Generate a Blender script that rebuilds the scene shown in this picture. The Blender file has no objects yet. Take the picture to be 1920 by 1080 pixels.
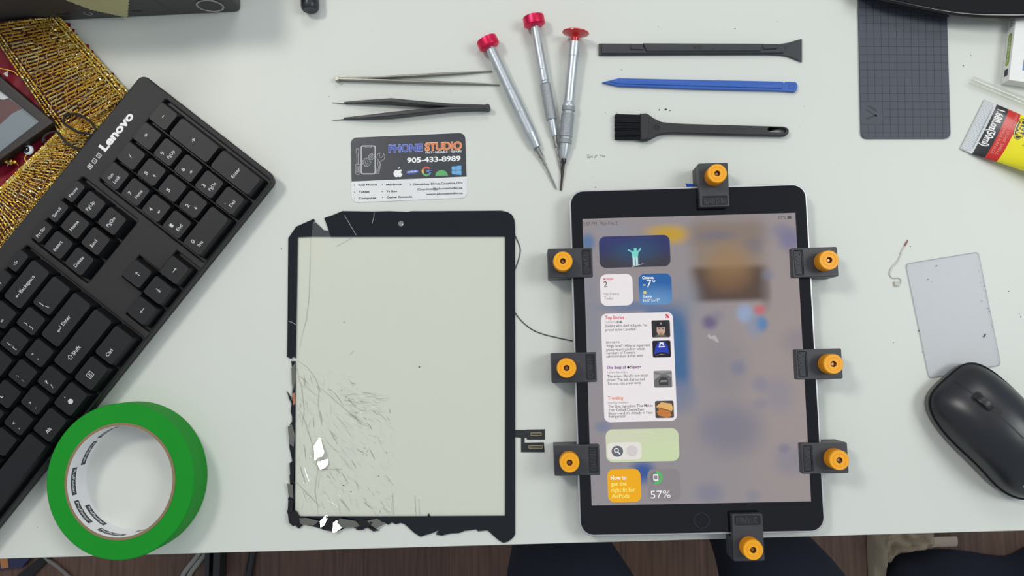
import bpy, bmesh, math, random
from mathutils import Vector, Matrix, Euler
random.seed(7)
PI = math.pi
S = 0.001                      # everything below is written in millimetres
sc = bpy.context.scene
col = sc.collection

# ------------------------------------------------------------------ camera
CAM_H, F = 593.9, 1485.9
CR = (Matrix.Rotation(.0825, 3, 'X') @ Matrix.Rotation(.0285, 3, 'Y'))
cd = bpy.data.cameras.new('camera'); cam = bpy.data.objects.new('camera', cd); col.objects.link(cam)
cam.matrix_world = Matrix.Translation((0, 0, CAM_H * S)) @ CR.to_4x4()
cd.sensor_width = 36; cd.lens = 36 * F / 1920; cd.clip_start = .01; cd.clip_end = 20
sc.camera = cam
# ------------------------------------------------------------------ light and exposure
vs = sc.view_settings
vs.view_transform = 'Standard'; vs.look = 'None'; vs.gamma = 1; vs.use_curve_mapping = False
vs.exposure = 0.0
w = bpy.data.worlds.new('room_light'); sc.world = w; w.use_nodes = True
bg = w.node_tree.nodes['Background']; bg.inputs[0].default_value = (.86, .93, 1, 1); bg.inputs[1].default_value = .44
def area(name, loc, target, size, power, color, sy=None):
    l = bpy.data.lights.new(name, 'AREA'); l.energy = power; l.color = color; l.size = size
    l.shape = 'RECTANGLE'; l.size_y = sy or size
    o = bpy.data.objects.new(name, l); col.objects.link(o); o.location = loc
    o.rotation_euler = (Vector(target) - Vector(loc)).to_track_quat('-Z', 'Y').to_euler(); return o
area('ceiling_light', (-.9, .75, 1.55), (-.05, .05, 0), .32, 10.5, (1, .95, .87))
area('ceiling_light_cool', (1.1, .25, 1.4), (.1, 0, 0), .6, 9.5, (.95, 1, .97))
area('ceiling_panel', (.3, 1.75, 1.75), (0.1, .1, 0), .9, 8.5, (1, .98, .95), .5)

# ------------------------------------------------------------------ pixel -> place
def P(px, py, z=0):
    d = CR @ Vector(((px - 960) / F, -(py - 540) / F, -1)); t = (z - CAM_H) / d.z
    return Vector((t * d.x, t * d.y, z))
def ray(px, py): return CR @ Vector(((px - 960) / F, -(py - 540) / F, -1))
def L(root, px, py, z):        # pixel at height z (mm, world) -> local mm of an upright thing
    p = P(px, py, z); q = p - Vector(root['o_']); a = -root['th_']
    return Vector((math.cos(a) * q.x - math.sin(a) * q.y, math.sin(a) * q.x + math.cos(a) * q.y, q.z))

# ------------------------------------------------------------------ materials
def lin(c):
    c = c / 255; return c / 12.92 if c <= .04045 else ((c + .055) / 1.055) ** 2.4
def rgb(c): return (lin(c[0]), lin(c[1]), lin(c[2]), 1)
MATS = {}
def mat(name, c, rough=.5, metal=0, var=.06, scale=120, bump=0, bscale=900, coat=0, emit=0, spec=.5, alpha=1, trans=0):
    if name in MATS: return MATS[name]
    m = bpy.data.materials.new(name); m.use_nodes = True; nt = m.node_tree; b = nt.nodes['Principled BSDF']
    tc = nt.nodes.new('ShaderNodeTexCoord'); n = nt.nodes.new('ShaderNodeTexNoise')
    n.inputs['Scale'].default_value = scale; n.inputs['Detail'].default_value = 4
    nt.links.new(tc.outputs['Object'], n.inputs['Vector'])
    mx = nt.nodes.new('ShaderNodeMixRGB'); k = rgb(c)
    mx.inputs[1].default_value = tuple(v * (1 - var) for v in k[:3]) + (1,)
    mx.inputs[2].default_value = tuple(min(1, v * (1 + var)) for v in k[:3]) + (1,)
    nt.links.new(n.outputs['Fac'], mx.inputs[0]); nt.links.new(mx.outputs[0], b.inputs['Base Color'])
    b.inputs['Roughness'].default_value = rough; b.inputs['Metallic'].default_value = metal
    b.inputs['Specular IOR Level'].default_value = spec
    b.inputs['Coat Weight'].default_value = coat; b.inputs['Coat Roughness'].default_value = .08
    b.inputs['Alpha'].default_value = alpha; b.inputs['Transmission Weight'].default_value = trans
    if emit:
        nt.links.new(mx.outputs[0], b.inputs['Emission Color']); b.inputs['Emission Strength'].default_value = emit
        b.inputs['Base Color'].default_value = (.01, .01, .01, 1)
        for l in list(nt.links):
            if l.to_socket == b.inputs['Base Color']: nt.links.remove(l)
    if bump:
        n2 = nt.nodes.new('ShaderNodeTexNoise'); n2.inputs['Scale'].default_value = bscale; n2.inputs['Detail'].default_value = 3
        nt.links.new(tc.outputs['Object'], n2.inputs['Vector'])
        bp = nt.nodes.new('ShaderNodeBump'); bp.inputs['Strength'].default_value = bump; bp.inputs['Distance'].default_value = .0004
        nt.links.new(n2.outputs['Fac'], bp.inputs['Height']); nt.links.new(bp.outputs[0], b.inputs['Normal'])
    MATS[name] = m; return m
def clear_mat(name, tint, gloss=.0, rough=.03, ior=1.45, haze=0, hazec=(220, 220, 220)):
    m = bpy.data.materials.new(name); m.use_nodes = True; nt = m.node_tree; nt.nodes.clear()
    o = nt.nodes.new('ShaderNodeOutputMaterial'); t = nt.nodes.new('ShaderNodeBsdfTransparent'); t.inputs[0].default_value = rgb(tint)
    g = nt.nodes.new('ShaderNodeBsdfGlossy'); g.inputs['Roughness'].default_value = rough
    fr = nt.nodes.new('ShaderNodeLayerWeight'); pw = nt.nodes.new('ShaderNodeMath'); pw.operation = 'POWER'; pw.inputs[1].default_value = 5
    nt.links.new(fr.outputs['Facing'], pw.inputs[0]); ad = nt.nodes.new('ShaderNodeMath'); ad.operation = 'MULTIPLY_ADD'; ad.inputs[1].default_value = .7; ad.inputs[2].default_value = .022 + gloss
    nt.links.new(pw.outputs[0], ad.inputs[0])
    src = t.outputs[0]
    if haze:
        d = nt.nodes.new('ShaderNodeBsdfDiffuse'); tc = nt.nodes.new('ShaderNodeTexCoord'); n = nt.nodes.new('ShaderNodeTexNoise')
        n.inputs['Scale'].default_value = 60; nt.links.new(tc.outputs['Object'], n.inputs['Vector'])
        d.inputs[0].default_value = rgb(hazec); hm = nt.nodes.new('ShaderNodeMixShader')
        mr = nt.nodes.new('ShaderNodeMapRange'); mr.inputs[3].default_value = haze * .85; mr.inputs[4].default_value = min(1, haze * 1.15)
        nt.links.new(n.outputs['Fac'], mr.inputs[0]); nt.links.new(mr.outputs[0], hm.inputs[0])
        nt.links.new(t.outputs[0], hm.inputs[1]); nt.links.new(d.outputs[0], hm.inputs[2]); src = hm.outputs[0]
    mx = nt.nodes.new('ShaderNodeMixShader'); nt.links.new(ad.outputs[0], mx.inputs[0]); nt.links.new(src, mx.inputs[1]); nt.links.new(g.outputs[0], mx.inputs[2])
    nt.links.new(mx.outputs[0], o.inputs[0]); MATS[name] = m; return m

# ------------------------------------------------------------------ mesh building
_H = None
class MB:
    def __init__(s, *mats): s.v = []; s.f = []; s.mi = []; s.mats = list(mats)
    def add(s, vs, fs, m=None, M=None):
        i = 0
        if m is not None:
            if m not in s.mats: s.mats.append(m)
            i = s.mats.index(m)
        o = len(s.v)
        for v in vs:
            v = Vector(v); s.v.append(M @ v if M else v)
        for f in fs: s.f.append([o + k for k in f]); s.mi.append(i)
        return s
    def addme(s, me, m=None, M=None):
        s.add([v.co.copy() for v in me.vertices], [list(p.vertices) for p in me.polygons], m, M); bpy.data.meshes.remove(me); return s
    def plate(s, loops, z0, z1, bev=0, m=None, M=None, res=2):      # flat outline (holes allowed) given thickness and eased edges
        cu = bpy.data.curves.new('c', 'CURVE'); cu.dimensions = '2D'; cu.fill_mode = 'BOTH' if z1 > z0 else 'FRONT'
        if z1 > z0:
            cu.extrude = max((z1 - z0) / 2 - bev, 0)
            if bev: cu.bevel_depth = bev; cu.bevel_resolution = res; cu.offset = -bev
        for lp in loops:
            sp = cu.splines.new('POLY'); sp.points.add(len(lp) - 1)
            for q, p in zip(sp.points, lp): q.co = (p[0], p[1], 0, 1)
            sp.use_cyclic_u = True
        o = bpy.data.objects.new('c', cu); me = bpy.data.meshes.new_from_object(o)
        T = Matrix.Translation((0, 0, (z0 + z1) / 2)); s.addme(me, m, (M @ T) if M else T)
        bpy.data.objects.remove(o); bpy.data.curves.remove(cu); return s
    def lathe(s, prof, n=32, M=None, m=None, cap=True):             # prof: (r, z)
        vs = []; fs = []
        for r, z in prof:
            for k in range(n): a = 2 * PI * k / n; vs.append((r * math.cos(a), r * math.sin(a), z))
        for i in range(len(prof) - 1):
            for k in range(n):
                k2 = (k + 1) % n; fs.append((i * n + k, i * n + k2, (i + 1) * n + k2, (i + 1) * n + k))
        if cap:
            if prof[0][0] > 1e-6: fs.append(list(range(n))[::-1])
            if prof[-1][0] > 1e-6: fs.append([(len(prof) - 1) * n + k for k in range(n)])
        return s.add(vs, fs, m, M)
    def tube(s, pts, r, n=8, m=None, M=None, flat=1.0):
        pts = [Vector(p) for p in pts]; N = len(pts); vs = []; fs = []
        for i, p in enumerate(pts):
            d = (pts[min(i + 1, N - 1)] - pts[max(i - 1, 0)]).normalized()
            up = Vector((0, 0, 1)) if abs(d.z) < .95 else Vector((1, 0, 0))
            x = d.cross(up).normalized(); y = x.cross(d).normalized(); rr = r[i] if isinstance(r, (list, tuple)) else r
            for k in range(n): a = 2 * PI * k / n; vs.append(p + x * rr * math.cos(a) + y * rr * flat * math.sin(a))
        for i in range(N - 1):
            for k in range(n): k2 = (k + 1) % n; fs.append((i * n + k, i * n + k2, (i + 1) * n + k2, (i + 1) * n + k))
        fs.append(list(range(n))[::-1]); fs.append([(N - 1) * n + k for k in range(n)])
        return s.add(vs, fs, m, M)
    def loft(s, secs, m=None, M=None):                                # secs: (x, y, z0, z1, halfwidth) box sections along x, softened
        vs = []; fs = []; n = 8
        for x, y, z0, z1, hw in secs:
            c = min(hw, (z1 - z0) / 2) * .45
            for yy, zz in ((-hw, z0 + c), (-hw + c, z0), (hw - c, z0), (hw, z0 + c), (hw, z1 - c), (hw - c, z1), (-hw + c, z1), (-hw, z1 - c)): vs.append((x, y + yy, zz))
        for i in range(len(secs) - 1):
            for k in range(n): k2 = (k + 1) % n; fs.append((i * n + k, (i + 1) * n + k, (i + 1) * n + k2, i * n + k2))
        fs.append(list(range(n))); fs.append([(len(secs) - 1) * n + k for k in range(n)][::-1])
        return s.add(vs, fs, m, M)
    def stroke(s, pts, wd, z, closed=False, m=None):                  # flat printed line
        pts = [Vector((p[0], p[1])) for p in pts]; N = len(pts); vs = []; fs = []
        for i, p in enumerate(pts):
            a = pts[(i - 1) % N] if (closed or i > 0) else p; b = pts[(i + 1) % N] if (closed or i < N - 1) else p
            d1 = (p - a); d2 = (b - p); d1 = d1.normalized() if d1.length > 1e-9 else d2.normalized(); d2 = d2.normalized() if d2.length > 1e-9 else d1
            d = d1 + d2; d = d.normalized() if d.length > 1e-6 else d1; n = Vector((-d.y, d.x)); k = max(.5, n.dot(Vector((-d1.y, d1.x))))
            vs += [(p.x + n.x * wd / 2 / k, p.y + n.y * wd / 2 / k, z), (p.x - n.x * wd / 2 / k, p.y - n.y * wd / 2 / k, z)]
        for i in range(N if closed else N - 1):
            j = (i + 1) % N; fs.append((2 * i, 2 * i + 1, 2 * j + 1, 2 * j))
        return s.add(vs, fs, m)
    def text(s, body, p0, p1, cap, z, m=None, bold=0, ext=0, fn=None, shear=0):  # baseline p0 -> p1, capital height cap
        global _H
        def raw(t, off, e):
            cu = bpy.data.curves.new('t', 'FONT'); cu.body = t; cu.size = 1; cu.offset = off; cu.extrude = e; cu.resolution_u = 3; cu.shear = shear
            o = bpy.data.objects.new('t', cu); me = bpy.data.meshes.new_from_object(o); bpy.data.objects.remove(o); bpy.data.curves.remove(cu); return me
        if _H is None:
            me = raw('H', 0, 0); _H = max(v.co.y for v in me.vertices); bpy.data.meshes.remove(me)
        me = raw(body, bold, .5 if ext else 0)
        xs = [v.co.x for v in me.vertices]; x0, x1 = min(xs), max(xs)
        p0 = Vector((p0[0], p0[1])); p1 = Vector((p1[0], p1[1])); d = p1 - p0; ln = d.length; d.normalize(); n = Vector((-d.y, d.x))
        vs = []
        for v in me.vertices:
            q = p0 + d * ((v.co.x - x0) / max(x1 - x0, 1e-6) * ln) + n * (v.co.y / _H * cap); vs.append((q.x, q.y, z + v.co.z * ext))
        if fn: vs = [fn(*q) for q in vs]
        fs = [list(p.vertices) for p in me.polygons]; bpy.data.meshes.remove(me)
        return s.add(vs, fs, m)
    def mesh(s, name, ang=35):
        me = bpy.data.meshes.new(name); me.from_pydata([v * S for v in s.v], [], s.f); me.validate()
        for m in s.mats: me.materials.append(m)
        if len(me.polygons) == len(s.mi): me.polygons.foreach_set('material_index', s.mi)
        bm = bmesh.new(); bm.from_mesh(me); bmesh.ops.remove_doubles(bm, verts=bm.verts, dist=1e-7)
        bmesh.ops.recalc_face_normals(bm, faces=bm.faces) if ang > 0 else None
        bm.to_mesh(me); bm.free()
        if ang > 0:
            me.polygons.foreach_set('use_smooth', [True] * len(me.polygons)); me.set_sharp_from_angle(angle=math.radians(ang))
        return me
    def part(s, name, parent=None, label=None, ang=35, kind=None):
        o = bpy.data.objects.new(name, s.mesh(name, ang)); col.objects.link(o); o.parent = parent
        if label: o['label'] = label
        if kind: o['kind'] = kind
        if ang > 0: wn = o.modifiers.new('normals', 'WEIGHTED_NORMAL'); wn.keep_sharp = True
        return o
def thing(name, label, cat, o=(0, 0, 0), th=0, group=None):
    e = bpy.data.objects.new(name, None); col.objects.link(e); e.empty_display_size = .01
    e.location = Vector(o) * S; e.rotation_euler = (0, 0, th); e['o_'] = list(o) if len(o) == 3 else [o[0], o[1], 0]; e['th_'] = th
    e['label'] = label; e['category'] = cat
    if group: e['group'] = group
    return e
def rr(x0, y0, x1, y1, r, n=6):          # rounded rectangle
    o = []
    for cx, cy, a in ((x1 - r, y1 - r, 0), (x0 + r, y1 - r, 90), (x0 + r, y0 + r, 180), (x1 - r, y0 + r, 270)):
        for k in range(n + 1): t = math.radians(a + 90 * k / n); o.append((cx + r * math.cos(t), cy + r * math.sin(t)))
    return o
def circ(cx, cy, rx, ry=None, n=28, a0=0, a1=360):
    ry = ry or rx; full = abs(a1 - a0) == 360
    return [(cx + rx * math.cos(math.radians(a0 + (a1 - a0) * k / (n if full else n - 1))), cy + ry * math.sin(math.radians(a0 + (a1 - a0) * k / (n if full else n - 1)))) for k in range(n)]
def smooth(pts, k=6):                     # Catmull-Rom through points
    pts = [Vector(p) for p in pts]; o = []
    for i in range(len(pts) - 1):
        a, b, c, d = pts[max(i - 1, 0)], pts[i], pts[i + 1], pts[min(i + 2, len(pts) - 1)]
        for j in range(k):
            t = j / k; o.append(.5 * ((2 * b) + (c - a) * t + (2 * a - 5 * b + 4 * c - d) * t * t + (3 * b - a - 3 * c + d) * t ** 3))
    return o + [pts[-1]]
def lp(root, z, pts): return [(v.x, v.y) for v in (L(root, x, y, z) for x, y in pts)]

# ------------------------------------------------------------------ common materials
black_plastic = mat('black_plastic', (36, 37, 41), .45, bump=.15, bscale=3000)
black_gloss = mat('black_gloss', (10, 11, 14), .08, spec=.5)
key_plastic = mat('key_plastic', (22, 23, 27), .45, bump=.1, bscale=4000, spec=.35)
kb_plastic = mat('keyboard_plastic', (36, 36, 38), .5, bump=.2, bscale=4000, spec=.35)
well_plastic = mat('dark_well', (14, 15, 18), .5)
legend_white = mat('legend_print', (200, 202, 206), .5)
white_print = mat('white_print', (240, 240, 240), .5)
steel = mat('brushed_steel', (150, 150, 148), .4, .9, bump=.1)
dark_steel = mat('dark_steel', (70, 66, 66), .35, 1)
alu = mat('satin_aluminium', (196, 202, 208), .4, .8, var=.03)
red_alu = mat('red_anodised', (224, 40, 84), .32, .7, var=.03)
red_plastic = mat('red_plastic', (205, 24, 30), .25, coat=.4)
gold_pin = mat('gold_contacts', (190, 175, 140), .35, 1)
ink = mat('dark_ink', (50, 52, 58), .6)

# ================================================================== setting: desk and floor
e0, e1 = P(0, 1048), P(1920, 995)
desk_th = math.atan2(e1.y - e0.y, e1.x - e0.x)
desk_mat = mat('white_laminate', (214, 217, 211), .42, var=.012, scale=14, bump=.03, bscale=400, spec=.35)
desk = thing('desk', 'white laminate desk carrying the tools, keyboard and tablet', 'desk', (e0.x, e0.y, 0), desk_th)
sp = MB(desk_mat, ink).plate([[(-300, 0), (1150, 0), (1150, 640), (-300, 640)]], -25, 0, .7, m=desk_mat)
for x, y in ((-260, 40), (1110, 40), (-260, 600), (1110, 600)):
    MB(mat('leg_metal', (60, 60, 62), .4, 1)).plate([rr(x - 20, y - 20, x + 20, y + 20, 4)], -730, -25.1, .8).part('leg', desk)
for px, py, r in ((1236, 206, 2.2), (1248, 205, 3), (1256, 207, 1.6), (1135, 212, .8), (1378, 54, 1.3), (1234, 50, 1), (1458, 40, .8), (1508, 200, .8), (1806, 123, 1.6), (1820, 104, 1.4), (1914, 594, 1.4),
                  (1892, 546, 1.3), (1911, 588, 1), (1675, 642, 1), (1707, 462, 1.4), (617, 181, 1), (846, 171, .8), (1165, 131, .8), (1116, 351, 1.2), (1082, 292, .0), (528, 467, 1.3), (70, 989, 1), (697, 58, .7), (1500, 237, .6), (1110, 333, .7), (1883, 1038, .8)):
    if r:
        q = L(desk, px, py, 0); sp.plate([[(q.x + r / 2.5 * random.uniform(.5, 1.2) * math.cos(a * PI / 4), q.y + r / 2.5 * random.uniform(.4, 1.1) * math.sin(a * PI / 4)) for a in range(8)]], .03, .09, m=ink)
sp.part('tabletop', desk)
def scrib(mb, root, pts, z, wd, m=None): mb.stroke(lp(root, z, pts), wd, z + .05, m=m)
hw = MB(mat('pencil_ink', (105, 110, 112), .7))
for st in ([(1099, 290), (1104, 291), (1109, 290)], [(1104, 291), (1102, 296)], [(1105, 296), (1107, 293), (1109, 296), (1105, 296)], [(1110, 296), (1111, 293), (1113, 295), (1115, 292), (1116, 296)],
           [(1119, 294), (1121, 296), (1125, 291)], [(1124, 291), (1130, 292)], [(1125, 291), (1125, 295)], [(1134, 290), (1136, 292), (1138, 290), (1139, 294)], [(1141, 291), (1142, 294), (1144, 292), (1145, 295), (1147, 292), (1149, 294)]):
    hw.stroke([(v.x, v.y) for v in (L(desk, (x - 1099) * .72 + 1099, y, 0) for x, y in st)], .34, .05)
hw.part('ink_marks', desk)

def wood():
    m = bpy.data.materials.new('floor_laminate'); m.use_nodes = True; nt = m.node_tree; b = nt.nodes['Principled BSDF']
    tc = nt.nodes.new('ShaderNodeTexCoord'); mp = nt.nodes.new('ShaderNodeMapping'); mp.inputs['Scale'].default_value = (40, 2.2, 1)
    nt.links.new(tc.outputs['Object'], mp.inputs[0]); n = nt.nodes.new('ShaderNodeTexNoise'); n.inputs['Scale'].default_value = 4; n.inputs['Detail'].default_value = 8
    nt.links.new(mp.outputs[0], n.inputs['Vector']); r = nt.nodes.new('ShaderNodeValToRGB')
    r.color_ramp.elements[0].color = rgb((84, 58, 46)); r.color_ramp.elements[1].color = rgb((116, 86, 72)); r.color_ramp.elements[0].position = .3; r.color_ramp.elements[1].position = .72
    nt.links.new(n.outputs['Fac'], r.inputs[0])
    br = nt.nodes.new('ShaderNodeTexBrick'); br.inputs['Scale'].default_value = 1; br.inputs['Mortar Size'].default_value = .0016; br.inputs['Brick Width'].default_value = 1.2; br.inputs['Row Height'].default_value = .14
    br.inputs['Color1'].default_value = (1, 1, 1, 1); br.inputs['Color2'].default_value = (.8, .8, .8, 1); br.inputs['Mortar'].default_value = (.6, .6, .6, 1)
    mp2 = nt.nodes.new('ShaderNodeMapping'); mp2.inputs['Rotation'].default_value = (0, 0, PI / 2); nt.links.new(tc.outputs['Object'], mp2.inputs[0]); nt.links.new(mp2.outputs[0], br.inputs['Vector'])
    mx = nt.nodes.new('ShaderNodeMixRGB'); mx.blend_type = 'MULTIPLY'; mx.inputs[0].default_value = 1; nt.links.new(r.outputs[0], mx.inputs[1]); nt.links.new(br.outputs[0], mx.inputs[2])
    nt.links.new(mx.outputs[0], b.inputs['Base Color']); b.inputs['Roughness'].default_value = .45; return m
fl = MB(wood()).plate([[(-1400, -1500), (1400, -1500), (1400, 900), (-1400, 900)]], -760, -730).part('floor'); fl['kind'] = 'structure'

# ================================================================== keyboard
KX, KY, KTH, KZ, KT = -311.08, 130.77, .91458, 24.9, .03725
PU, PV = 18.86, 19.73
kb = thing('keyboard', 'black full size keyboard lying slanted, maker name in white by its number pad', 'keyboard', (KX, KY, 0), KTH)
kb.rotation_euler = (KT, 0, KTH)
KTOP = 17.6
def key_rect(c, r, wu=1, hv=1): return (c * PU - wu * PU / 2, -r * PV - hv * PV / 2, c * PU + wu * PU / 2, -r * PV + hv * PV / 2)
wells = [rr(-.58 * PU, -4.58 * PV, 3.58 * PU, .56 * PV, 1.5),
         rr(-4.03 * PU, -1.58 * PV, -.87 * PU, 1.16 * PV, 1.5),
         [(-4.03 * PU, -4.56 * PV), (-.87 * PU, -4.56 * PV), (-.87 * PU, -3.46 * PV), (-1.92 * PU, -3.46 * PV), (-1.92 * PU, -2.46 * PV), (-2.98 * PU, -2.46 * PV), (-2.98 * PU, -3.46 * PV), (-4.03 * PU, -3.46 * PV)],
         rr(-19.6 * PU, -4.58 * PV, -4.33 * PU, 1.16 * PV, 1.5)]
body = MB(kb_plastic)
outer = rr(-385, -92, 72, 37.5, 6)
body.plate([rr(-384, -91, 71, 36.5, 6)], 3.7, 12.5, 2, m=kb_plastic)
body.plate([outer] + wells, 12.0, KTOP, 1.2, m=kb_plastic)
body.part('body', kb)
wl = MB(well_plastic)
for ww in wells:
    wl.plate([ww], 12.4, 13.2)
wl.part('key_tray', kb)
for x in (-340, 40):
    MB(well_plastic).plate([rr(x - 10, 22, x + 10, 32, 2)], -1.2, 3.8, .5).part('foot', kb)
def keycap(c, r, wu=1, hv=1):
    x0, y0, x1, y1 = key_rect(c, r, wu, hv); g = .55; mb = MB(key_plastic)
    A = rr(x0 + g, y0 + g, x1 - g, y1 - g, 1.6, 4); B = rr(x0 + g + .35, y0 + g + .6, x1 - g - .35, y1 - g - .25, 1.8, 4)
    C = rr(x0 + g + 1.2, y0 + g + 1.9, x1 - g - 1.2, y1 - g - .8, 2, 4); D = rr(x0 + g + 1.9, y0 + g + 2.6, x1 - g - 1.9, y1 - g - 1.5, 2, 4)
    vs = [(x, y, 13.3) for x, y in A] + [(x, y, 21.4) for x, y in B] + [(x, y, 24.4) for x, y in C] + [(x, y, 24.35) for x, y in D]; n = len(A); fs = []
    for i in range(3):
        for k in range(n): fs.append((i * n + k, i * n + (k + 1) % n, (i + 1) * n + (k + 1) % n, (i + 1) * n + k))
    fs.append([3 * n + k for k in range(n)]); mb.add(vs, fs); return mb
ZL = 24.42
KEYS = []   # (col,row,w,h,[(text,x,y,cap,width)])
def word(t, x=-6.2, y=-1, cap=2.5, wd=None): return (t, x, y, cap, wd or len(t) * 1.62)
np_ = [(0, 0, 'Num|Lock'), (1, 0, '/'), (2, 0, '*'), (3, 0, '-'), (0, 1, '7|Home'), (1, 1, '8|^'), (2, 1, '9|PgUp'), (0, 2, '4|<'), (1, 2, '5'), (2, 2, '6|>'), (0, 3, '1|End'), (1, 3, '2|v'), (2, 3, '3|PgDn'), (2, 4, '.|Del')]
for c, r, t in np_:
    a = t.split('|'); lg = []
    if t == 'Num|Lock': lg = [word('Num', -4.6, 1.6), word('Lock', -4.6, -3.4)]
    elif len(a) == 1 and t in '/*-': lg = [(t, -1.3, -.6, 3.0, {'-': 2.2, '/': 1.6, '*': 2.6}[t])]
    elif t == '5': lg = [('5', -4.0, .4, 3, 2.1)]
    else:
        lg = [(a[0], -4.2, 1.6, 3, 2.1 if a[0] != '.' else .6)]
        lg.append((a[1], -1.6, -3.2, 2.6, 0) if a[1] in '^<>v' else word(a[1], -3.4, -3.6, 2.4, len(a[1]) * 1.75))
    KEYS.append((c, r, 1, 1, lg))
KEYS += [(3, 1.5, 1, 2, [('+', -1.6, -.8, 3.4, 3.2)]), (3, 3.5, 1, 2, [word('Enter', -4.4, -1.2, 2.6, 8.6)]), (.5, 4, 2, 1, [('0', -13.2, 1.4, 3, 2.2), word('Ins', -12, -3.6, 2.4, 4.4)])]
for c, r, t in ((-1.45, 0, 'PgUp'), (-2.45, 0, 'Home'), (-3.45, 0, 'Insert'), (-1.45, 1, 'PgDn'), (-2.45, 1, 'End'), (-3.45, 1, 'Delete')):
    KEYS.append((c, r, 1, 1, [word(t, -5.2, -.6, 2.5, {'PgUp': 8.2, 'Home': 8.6, 'Insert': 8.6, 'PgDn': 8.2, 'End': 6, 'Delete': 9.4}[t])]))
for c, t, wd in ((-1.45, 'Pause', 8.4), (-2.45, 'Scroll', 8.2), (-3.45, 'Prt Scr', 9.2)): KEYS.append((c, -.84, 1, .66, [word(t, -5.2, -.6, 2.2, wd)]))
for c, r, t in ((-1.45, 4, '>'), (-2.45, 4, 'v'), (-3.45, 4, '<'), (-2.45, 3, '^')): KEYS.append((c, r, 1, 1, [(t, -.6, -.2, 4.2, 0)]))
X0 = -4.4
KEYS += [(X0 - .5, -.84, 1, .66, [word('\u25c1+', -4.5, -.6, 2.0, 4.2)]), (X0 - 1.5, -.84, 1, .66, [word('<)', -4.5, -.6, 2.0, 3.2)]),
         (X0 - 1, 0, 2, 1, [('<', -11.2, .2, 3.6, 0), word('Backspace', -7.6, -.8, 2.7, 15.6)]), (X0 - 2.5, 0, 1, 1, [('+', -4.4, 1.4, 2.4, 2.2), ('=', -4.4, -3.6, 2.4, 2.2)]),
         (X0 - .75, 1, 1.5, 1, [('|', -9.6, 1.2, 3, .5), ('\\', -9, -3.6, 3, 1.4)]), (X0 - 2, 1, 1, 1, [('}', -4.4, 1.2, 2.6, 1.2), (']', -4.2, -3.6, 2.6, 1)]), (X0 - 3, 1, 1, 1, [('{', -4.4, 1.2, 2.6, 1.2), ('[', -4.2, -3.6, 2.6, 1)]),
         (X0 - 1.125, 2, 2.25, 1, [('e', -8.6, -.4, 4, 0), word('Enter', -4.6, -1, 2.7, 8.4)]), (X0 - 2.75, 2, 1, 1, [('"', -4.4, 1.6, 2.6, 1.4), ("'", -4.2, -4, 2.6, .5)]), (X0 - 3.75, 2, 1, 1, [(':', -4.2, 1.2, 2.6, .6), (';', -4.2, -3.6, 2.6, .6)]),
         (X0 - 4.75, 2, 1, 1, [('L', -4.2, 1, 3, 1.8)]),
         (X0 - 1.375, 3, 2.75, 1, [('s', -15.4, -1.2, 3.6, 0), word('Shift', -12, -1.2, 2.7, 7.8)]), (X0 - 3.25, 3, 1, 1, [('?', -4.4, 1, 2.8, 1.8), ('/', -4.2, -3.8, 2.8, 1.4)]), (X0 - 4.25, 3, 1, 1, [('>', -4.4, 1.2, 2.2, 1.8), ('.', -4.2, -3.4, 3, .6)]),
         (X0 - 5.25, 3, 1, 1, [('<', -4.4, 1.2, 2.2, 1.81), (',', -4.2, -3.4, 3, .6)]), (X0 - 6.25, 3, 1, 1, [('M', -4.2, 1, 2.8, 2.4)]),
         (X0 - .75, 4, 1.5, 1, [word('Ctrl', -9.4, -1.6, 2.6, 6)]), (X0 - 2.125, 4, 1.25, 1, [('m', -3.4, -1.6, 4.4, 0)]), (X0 - 3.375, 4, 1.25, 1, [('c', -1.4, -.6, 3, 0)]), (X0 - 4.625, 4, 1.25, 1, [word('Alt', -6, -2.4, 2.6, 4.6)]),
         (X0 - 8.25, 4, 6, 1, [])]
KEYS += [(X0 - 3.5, 0, 1, 1, [('_', -4.4, 1.4, 2.4, 2), ('-', -4.4, -3.6, 2.4, 1.6)]), (X0 - 4.0, 1, 1, 1, [('P', -4.2, 1, 3, 1.9)]), (X0 - 5.75, 2, 1, 1, [('K', -4.2, 1, 3, 1.9)]), (X0 - 7.25, 3, 1, 1, [('N', -4.2, 1, 3, 1.9)])]
for r, c0, ts in ((0, X0 - 4.5, '09876'), (1, X0 - 5, 'OIUYT'), (2, X0 - 6.75, 'JHGFD'), (3, X0 - 8.25, 'BVCXZ')):
    for i, t in enumerate(ts): KEYS.append((c0 - i, r, 1, 1, [(t, -4.2, 1, 3, 1.9)]))
for i in range(4): KEYS.append((X0 - 2.5 - i, -.84, 1, .66, [word('F%d' % (10 - i), -4.5, -.6, 2.0, 3)]))
def arrow(mb, cx, cy, ln, d):
    a = {'>': 0, '^': PI / 2, '<': PI, 'v': -PI / 2}[d]; c, s_ = math.cos(a), math.sin(a)
    f = lambda x, y: (cx + c * x - s_ * y, cy + s_ * x + c * y)
    mb.stroke([f(-ln / 2, 0), f(ln / 2 - .6, 0)], .45, ZL); q = [f(ln / 2, 0), f(ln / 2 - 1.5, 1), f(ln / 2 - 1.5, -1)]
    mb.add([(x, y, ZL) for x, y in q], [(0, 1, 2)])
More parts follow.
